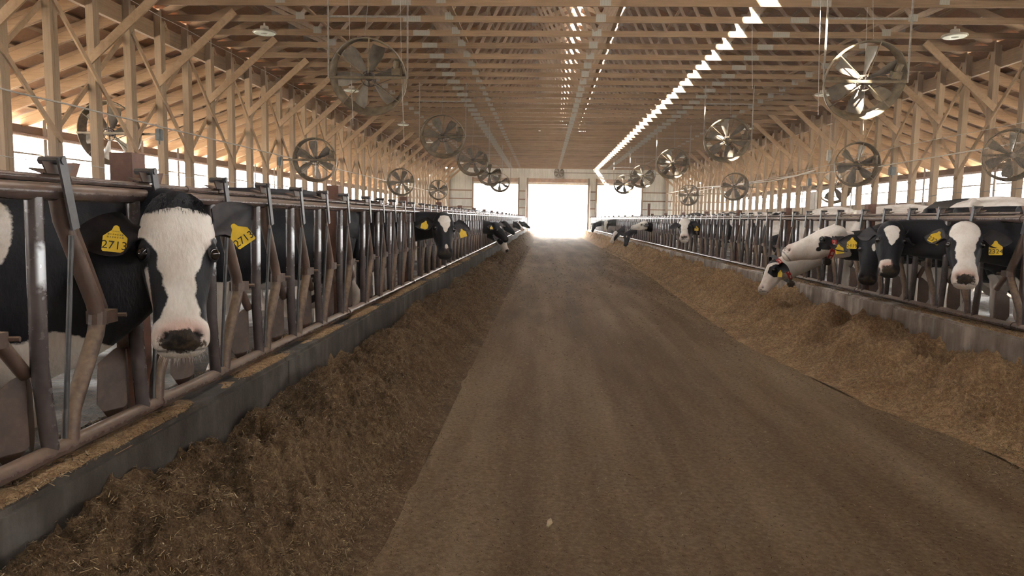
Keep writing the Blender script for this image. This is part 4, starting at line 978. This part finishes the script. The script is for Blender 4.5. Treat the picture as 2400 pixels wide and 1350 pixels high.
# ------------------------------------------------------------------ fans, lamps, wires and boxes under the roof
def fan_meshes(R):
    k = R/.75
    ring = MB().lathe([(.75*k, .02), (.752*k, -.04), (.735*k, -.06), (.69*k, -.20), (.66*k, -.22), (.655*k, -.205), (.685*k, -.185), (.725*k, -.05), (.735*k, .02)], (0, 0, 0), (0, 0, 1), 48, True).mesh('ring', M_RING, True)
    blades = []
    for j in range(6):
        vs = []; nr, nw = 6, 4
        a0 = 2*math.pi*j/6
        for lay in (0, 1):
            for i in range(nr+1):
                u = i/nr; r = (.10+.53*u)*k; wd = (.09+.19*min(1, u*1.5))*k*(1 if u < .95 else .86); tw = math.radians(42-20*u)
                for q in range(nw+1):
                    v = (q/nw-.5)*wd+(.03*u*k); cam_ = .02*k*(1-(2*q/nw-1)**2)
                    x_, y_, z_ = r, v*math.cos(tw), v*math.sin(tw)+cam_-.004*lay
                    vs.append((x_*math.cos(a0)-y_*math.sin(a0), x_*math.sin(a0)+y_*math.cos(a0), z_-.11*k))
        N = (nr+1)*(nw+1); ix = lambda L_, i, q: L_*N+i*(nw+1)+q
        fs = [(ix(0, i, q), ix(0, i+1, q), ix(0, i+1, q+1), ix(0, i, q+1)) for i in range(nr) for q in range(nw)]+[(ix(1, i, q), ix(1, i, q+1), ix(1, i+1, q+1), ix(1, i+1, q)) for i in range(nr) for q in range(nw)]
        fs += [(ix(0, i, q), ix(1, i, q), ix(1, i+1, q), ix(0, i+1, q)) for i in range(nr) for q in (0, nw)]+[(ix(0, i, q), ix(0, i, q+1), ix(1, i, q+1), ix(1, i, q)) for i in (0, nr) for q in range(nw)]
        blades.append(MB().add(vs, fs).mesh('blade', M_BLADE, True))
    hub = MB().lathe([(.001, -.02), (.075*k, -.02), (.085*k, -.05), (.085*k, -.17), (.001, -.18)], (0, 0, 0), (0, 0, 1), 18).mesh('hub', M_DARK, True)
    pul = MB().lathe([(.135*k, -.03), (.15*k, -.03), (.15*k, .005), (.135*k, .005)], (0, -.03*k, 0), (0, 0, 1), 28, True)
    for a in (0, 1.57): pul.beam((-.14*k*math.cos(a), -.03*k-.14*k*math.sin(a), -.012), (.14*k*math.cos(a), -.03*k+.14*k*math.sin(a), -.012), .015, .02, (0, 0, 1))
    pul = pul.mesh('pulley', M_DARK, True)
    bar = MB().box((0, .012*k, .03), (1.5*k, .045*k, .03)).box((0, .0, -.20), (1.34*k, .05*k, .03)).mesh('cross_bar', M_RING)
    belt = MB().tube([(-.02*k, .125*k, -.012), (.52*k, .10*k, -.02)], .008*k, 6).tube([(.05*k, -.175*k, -.012), (.52*k, .0, -.02)], .008*k, 6).mesh('belt', M_DARK)
    mot = MB().box((.55*k, .12*k, -.05), (.17*k, .12*k, .12*k)).lathe([(.001, 0), (.06*k, 0), (.065*k, .02), (.065*k, .15*k), (.001, .16*k)], (.56*k, .17*k, -.05), (.2, 1, 0), 14).box((.63*k, .12*k, -.03), (.06*k, .2*k, .02)).mesh('motor', M_RING)
    rods = [MB().tube([(.10*k*math.cos(a), .10*k*math.sin(a), .03), (.735*k*math.cos(a), .735*k*math.sin(a), .02)], .011*k, 6).mesh('strut', M_RING, True) for a in (math.radians(82), math.radians(140), math.radians(222), math.radians(-40))]
    return ring, blades, hub, pul, bar, belt, mot, rods
FM = fan_meshes(.75)
def fan(label, x, y, z, tilt, group, seed, R=.75, hang=True, yaw=0, cage=False):
    r_ = random.Random(seed)
    fm = FM if R == .75 else fan_meshes(R)
    t = thing('barn_fan', (x, y, z), label, 'fan', group)
    m = Matrix(((1, 0, 0, 0), (0, -math.sin(tilt), -math.cos(tilt), 0), (0, math.cos(tilt), -math.sin(tilt), 0), (0, 0, 0, 1)))
    m = Matrix.Rotation(yaw, 4, 'Z') @ m
    ring, blades, hub, pul, bar, belt, mot, rods = fm
    def ch(nm, me, mm=m): o = inst(nm, me, t); o.matrix_local = mm; return o
    ch('ring', ring); spin = m @ Matrix.Rotation(r_.uniform(0, 6.28), 4, 'Z')
    for b in blades: ch('blade', b, spin)
    ch('hub', hub)
    if cage:
        g_ = MB()
        for q in range(5, 24): g_.lathe([(R*q/24+.003, .0), (R*q/24, .003), (R*q/24-.003, 0), (R*q/24, -.003)], (0, 0, .05+.06*(1-(q/24)**2)), (0, 0, 1), 40, True)
        for q in range(28):
            a = 6.283*q/28; g_.beam((.1*R*math.cos(a), .1*R*math.sin(a), .12), (R*math.cos(a), R*math.sin(a), .045), .005, .005)
        g_.lathe([(.001, .13), (.1*R, .125), (.1*R, .11), (.001, .11)], (0, 0, 0), (0, 0, 1), 16)
        o = ch('wire_guard', g_.mesh('wire_guard', simple('guard_wire', (.22, .175, .125), .6, .3, .4, 12)))
    else:
        ch('pulley', pul); ch('belt', belt); ch('motor', mot)
    ch('cross_bar', bar)
    for b in rods: ch('strut', b)
    if hang:
        up = CH+.02-z
        for s in (-1, 1):
            h_ = MB().beam((s*(R+.02), -.02, -.02), (s*(R+.02), -.02, up), .028, .028, (0, 1, 0))
            for q in range(int(up/.06)): h_.box((s*(R+.02), -.036, .03+.06*q), (.010, .004, .018))
            h_.build('hanger', M_GALV, t)
        MB().beam((-(R+.02), -.01, up*.66), (R+.02, -.01, up*.66), .03, .03, (0, 1, 0)).build('hanger_tie', M_GALV, t)
        MB().tube([(0, -.25, R*.9), (.03, 0, up)], .006, 5).build('tilt_cord', M_GALV, t)
    else:
        xp = XC+HP*(1 if x > XC else -1); a_, b_ = sorted((xp-x, -R*.9 if xp > x else R*.9))
        MB().box(((a_+b_)/2, .12, 0), (b_-a_, .05, .05)).build('wall_bar', M_RING, t)
    return t
WORD = ['nearest', 'second', 'third', 'fourth', 'farthest']
for i, (yt, y0_) in enumerate(((13.86, 13.35), (23.62, 23.0), (33.38, 32.6), (43.14, 42.5), (51.68, 52.2))):
    y = yt-.05; q = y/y0_
    fan(f'{WORD[i]} large round fan hanging left of the ridge line', -3.35*q, y, EYE+2.57*q, math.radians(26), 'fans hanging left of the ridge', i)
    fan(f'{WORD[i]} large round fan hanging right of the ridge line', 5.75*q, y, EYE+2.57*q, math.radians(26), 'fans hanging right of the ridge', 10+i)
for lab, x, y, z, R in (('round fan half hidden behind the near left posts', -10.3, 16.4, 3.38, .75), ('nearest round fan fully in view along the left posts', -7.75, 23.6, 3.38, .75), ('second round fan along the left posts', -7.7, 37.6, 3.36, .75), ('farthest round fan along the left posts', -7.8, 51.5, 3.5, .75)):
    fan(lab, x, y, z, math.radians(10), 'fans along the left posts', int(y), R, hang=False)
for lab, x, y, z, R in (('nearest uncaged fan along the right posts', 10.4, 24.3, 3.52, .75), ('second uncaged fan along the right posts', 10.05, 38.2, 3.40, .75), ('farthest uncaged fan along the right posts', 10.1, 50.4, 3.36, .75), ('low fan hanging behind the right posts near the windows', 12.7, 31.8, 3.15, .75)):
    fan(lab, x, y, z, math.radians(10), 'fans along the right posts', int(y), R, hang=False)
fan('dusty fan with a wire cage at the right edge of the picture', 10.62, 16.8, 3.17, math.radians(8), None, 3, .60, hang=False, cage=True, yaw=-.25)

lamp_h = MB().lathe([(.001, .20), (.02, .20), (.02, .14), (.09, .13), (.10, .06), (.15, .045), (.25, .02), (.262, -.01), (.255, -.02), (.001, -.02)], (0, 0, 0), (0, 0, 1), 28).mesh('housing', simple('lamp_housing', (.38, .34, .27), .5, .2, .2, 15), True)
lamp_l = MB().lathe([(.075, -.021), (.235, -.021), (.225, -.034), (.085, -.034)], (0, 0, 0), (0, 0, 1), 28, True).mesh('lens', simple('lamp_lens', (.74, .78, .66), .3, 0, .05, 4), True)
lamp_k = MB().tube([(0, 0, .2), (0, .01, .26), (0, 0, CH+.02-5.68)], .008, 6).mesh('hook', M_DARK)
for i, y in enumerate(Y0+BAY*q for q in (4, 10, 17, 23, 29, 35)):
    for side, x in (('left', -6.48), ('right', 8.88)):
        t = thing('barn_lamp', (x, y, 5.68), f'{["nearest", "second", "third", "fourth", "fifth", "farthest"][i]} round disc lamp hanging under the trusses on the {side}', 'lamp', f'round lamps on the {side}')
        inst('housing', lamp_h, t); inst('lens', lamp_l, t); inst('hook', lamp_k, t)

M_CABLE = simple('cable_grey', (.40, .37, .32), .5, 0, .15, 20)
M_CONDUIT = simple('conduit_pale', (.55, .49, .40), .5, 0, .15, 10)
M_BOX = simple('box_grey', (.10, .11, .105), .5, 0, .2, 10)
def line(nm, pts, r, mat, label, cat, clips=()):
    o = MB().tube([(x, y, z) for x, y, z in pts], r, 6).build(nm, mat, None, True); return tag(o, label, cat)
XLp, XRp = XC-HP+.13, XC+HP-.13
def sag(x, ya, yb, z, r, d, n_=2.44):
    pts = []; y = ya
    while y < yb:
        for q in range(4): pts.append((x, y+n_*q/4, z-d*math.sin(math.pi*q/4)*random.uniform(.4, 1)))
        y += n_
    return pts
line('power_conduit', sag(XLp, 8, 61, 3.50, 0, .012), .017, M_CABLE, 'grey cable run fixed along the left posts at fan height', 'cable')
line('wire', sag(XLp, 8, 61, 2.44, 0, .04), .007, M_CABLE, 'thin grey wire strung low along the left posts', 'wire')
line('wire', sag(-8.55, 12, 62, 5.86, 0, .02), .007, M_CABLE, 'thin wire running just under the chords beside the left posts', 'wire')
line('power_conduit', [(XRp, 12, 3.53), (XRp, 18, 3.51), (XRp, 23.6, 3.48), (XRp, 25.5, 3.45), (XRp, 30.6, 3.64), (XRp, 37, 3.70), (XRp, 45, 3.76), (XRp, 52, 3.74), (XRp, 61, 3.7)], .019, M_CONDUIT, 'pale cable run fixed along the right posts at fan height', 'cable')
line('hose', [at(1552, 456, X=XRp-.3), at(1630, 440, X=XRp-.3), at(1720, 434, X=XRp-.3), at(1810, 424, X=XRp-.3), at(1870, 411, X=XRp-.3), at(1912, 398, X=XRp-.3)], .03, M_CONDUIT, 'pale thick hose sagging along the right posts above the conduit', 'hose')
line('wire', [(XRp-.05, 14, 3.95), (XRp-.05, 19, 3.97), (XRp-.05, 23, 4.0), (XRp-.05, 28, 3.83), (XRp-.05, 36, 3.75)], .008, M_CABLE, 'thin wire strung above the conduit along the right posts', 'wire')
line('wire', [at(x_, y_, X=XRp) for x_, y_ in ((2410, 440), (2350, 445), (2295, 449), (2230, 452), (2165, 462), (2120, 472), (2074, 479))], .008, M_BOX, 'thin dark wire drooping across the right window band', 'wire')
def box_on(label, x, y, X_, wz, mat=M_BOX, size=(.10, .14, .26), cat='box', nm='junction_box'):
    p = at(x, y, X=X_); bm = bmesh.new(); bmesh.ops.create_cube(bm, size=1); bmesh.ops.scale(bm, vec=size, verts=bm.verts)
    bmesh.ops.bevel(bm, geom=bm.edges[:], offset=.012, segments=2, affect='EDGES')
    me = bpy.data.meshes.new(nm); bm.to_mesh(me); bm.free(); me.materials.append(mat)
    t = thing(nm, p, label, cat); inst('body', me, t)
    MB().tube([(0, 0, -size[2]/2), (0, 0, -size[2]/2-.09)], .02, 8).build('cable_gland', mat, t)
    MB().box((0, -size[1]/2-.004, 0), (size[0]*.7, .008, size[2]*.7)).build('cover', mat, t)
    MB().tube([(0, 0, size[2]/2), (0, .02, size[2]/2+wz)], .008, 6).build('lead', M_CABLE, t)
    return t
box_on('nearest dark junction box on the left posts below the cable run', 373, 316, XLp, .12, size=(.12, .14, .26))
box_on('second dark junction box on the left posts below the cable run', 655, 378, XLp, .2, size=(.13, .15, .28))
box_on('dark junction box on a right post below the pale conduit', 2091, 401, XRp, .15, size=(.18, .16, .26))
box_on('small dark junction box further along the right posts', 1897, 427, XRp, .1, size=(.14, .16, .3))
box_on('grey pendant switch box hanging on a long cord beside the right posts', 1943, 364, XRp-.4, 2.45, mat=M_GALV, size=(.14, .13, .40), nm='pendant_switch', cat='switch')
p = at(1907, 470, X=XRp-.02)
t = thing('control_panel', p, 'pale control box fixed to a right post at window height', 'box'); MB().box((0, 0, 0), (.09, .55, .72)).build('body', M_STUD, t); MB().box((-.05, 0, 0), (.012, .48, .64)).build('door', M_STUD, t)
for i, (x, yy, y0_, y1_, lab) in enumerate(((-3.85, 13.83, 5.95, 3.3, 'left of the hub of the nearest left fan'), (-2.85, 13.83, 5.95, 3.0, 'right of the hub of the nearest left fan'), (5.05, 13.83, 5.95, 3.6, 'in front of the nearest right fan at its left'), (6.45, 15.08, 5.95, 3.4, 'behind the rim of the nearest right fan'), (4.15, 15.08, 5.95, 4.3, 'left of the nearest right fan'))):
    o = MB().tube([(x, yy, y0_), (x+.03, yy, (y0_+y1_)/2), (x+.08, yy, y1_)], .005, 5).lathe([(.001, -.02), (.012, -.01), (.012, .02), (.001, .03)], (x+.08, yy, y1_), (0, 0, 1), 8).build('pull_cord', M_CABLE, None)
    tag(o, f'thin cord hanging from the chords {lab}', 'cord')

# ------------------------------------------------------------------ small things at the far end
M_WP = simple('white_pipe_gate', (.68, .68, .66), .5, 0, .1, 8)
for lab, x0, x1, y in (('white pipe gate at the far end of the right rail', 3.98, 4.75, 62.2), ('white pipe gate at the far end of the left rail', -2.35, -1.60, 62.2)):
    t = thing('pipe_gate', ((x0+x1)/2, y, 0), lab, 'gate'); w_ = (x1-x0)/2
    for z in (.45, 1.0, 1.5): MB().tube([(-w_, 0, z), (w_, 0, z)], .045, 8).build('rail', M_WP, t, True)
    for x in (-w_, w_): MB().tube([(x, 0, -.02), (x, 0, 1.62)], .05, 8).build('post', M_WP, t, True)
p = at(1172, 470, Y=70.)
o = MB().tube([(p.x, 70, -.2), (p.x, 70, p.z)], .06, 8).box((p.x, 70, p.z-.3), (.1, .1, .25)).build('utility_pole', M_DARK); tag(o, 'thin dark pole outside in the left end opening', 'pole')
p = at(1521, 477, X=RR+.12)
o = MB().box((RR+.12, p.y, (p.z+PEN)/2), (.10, .10, p.z-PEN)).build('tall_post', M_RUST); tag(o, 'tall brown steel post rising above the far right rail', 'post')
fan('grey fan on the end wall above the middle opening', XC+.05, YE-.42, 5.65, math.radians(0), None, 77, .45, hang=False, cage=True)
# loose bits in the foreground
for lab, pt, L, az in (('pale splinter of wood lying on the near left feed heap', (248, 1217), .085, .35), ('curled dry leaf on the lane in the near foreground', (1287, 1231), .03, 1.2)):
    q = at(*pt, Z=.30 if pt[0] < 600 else .0)
    if pt[0] < 600: q.z = float(pile_h('left', np.array([(q.x+1.597)/.74]), np.array([q.y]))[0])+.012
    o = MB().add([Vector((-L, -.006, .0)), Vector((L*.2, -.016, .01)), Vector((L, .004, .022)), Vector((L*.3, .014, .014)), Vector((-L, .004, .004)), Vector((-L, -.006, -.006)), Vector((L*.2, -.016, .004)), Vector((L, .004, .018)), Vector((L*.3, .014, .006)), Vector((-L, .004, -.004))], [(0, 1, 3, 4), (1, 2, 3), (9, 8, 6, 5), (8, 7, 6), (0, 5, 6, 1), (1, 6, 7, 2), (2, 7, 8, 3), (3, 8, 9, 4), (4, 9, 5, 0)]).build('wood_chip' if 'wood' in lab else 'leaf', STRAW[3], None)
    o.location = q+Vector((0, 0, .006)); o.rotation_euler = (.1, 0, az); tag(o, lab, 'chip' if 'wood' in lab else 'leaf')

# ------------------------------------------------------------------ dust haze hanging in the barn
m, n_, l_ = bpy.data.materials.new('dust_haze'), None, None
m.use_nodes = True; nt_ = m.node_tree; nt_.nodes.clear()
vo = nt_.nodes.new('ShaderNodeVolumeScatter'); vo.inputs['Color'].default_value = (.95, .93, .9, 1); vo.inputs['Density'].default_value = 0.0016; vo.inputs['Anisotropy'].default_value = .3
ou = nt_.nodes.new('ShaderNodeOutputMaterial'); nt_.links.new(vo.outputs[0], ou.inputs['Volume'])
o = MB().box((XC, (YB+YE)/2, 4.6), (2*HW-.3, YE-YB-.3, 9.1)).build('dust_haze', m)
tag(o, 'thin dusty haze hanging in the air along the barn', 'haze', kind='stuff')
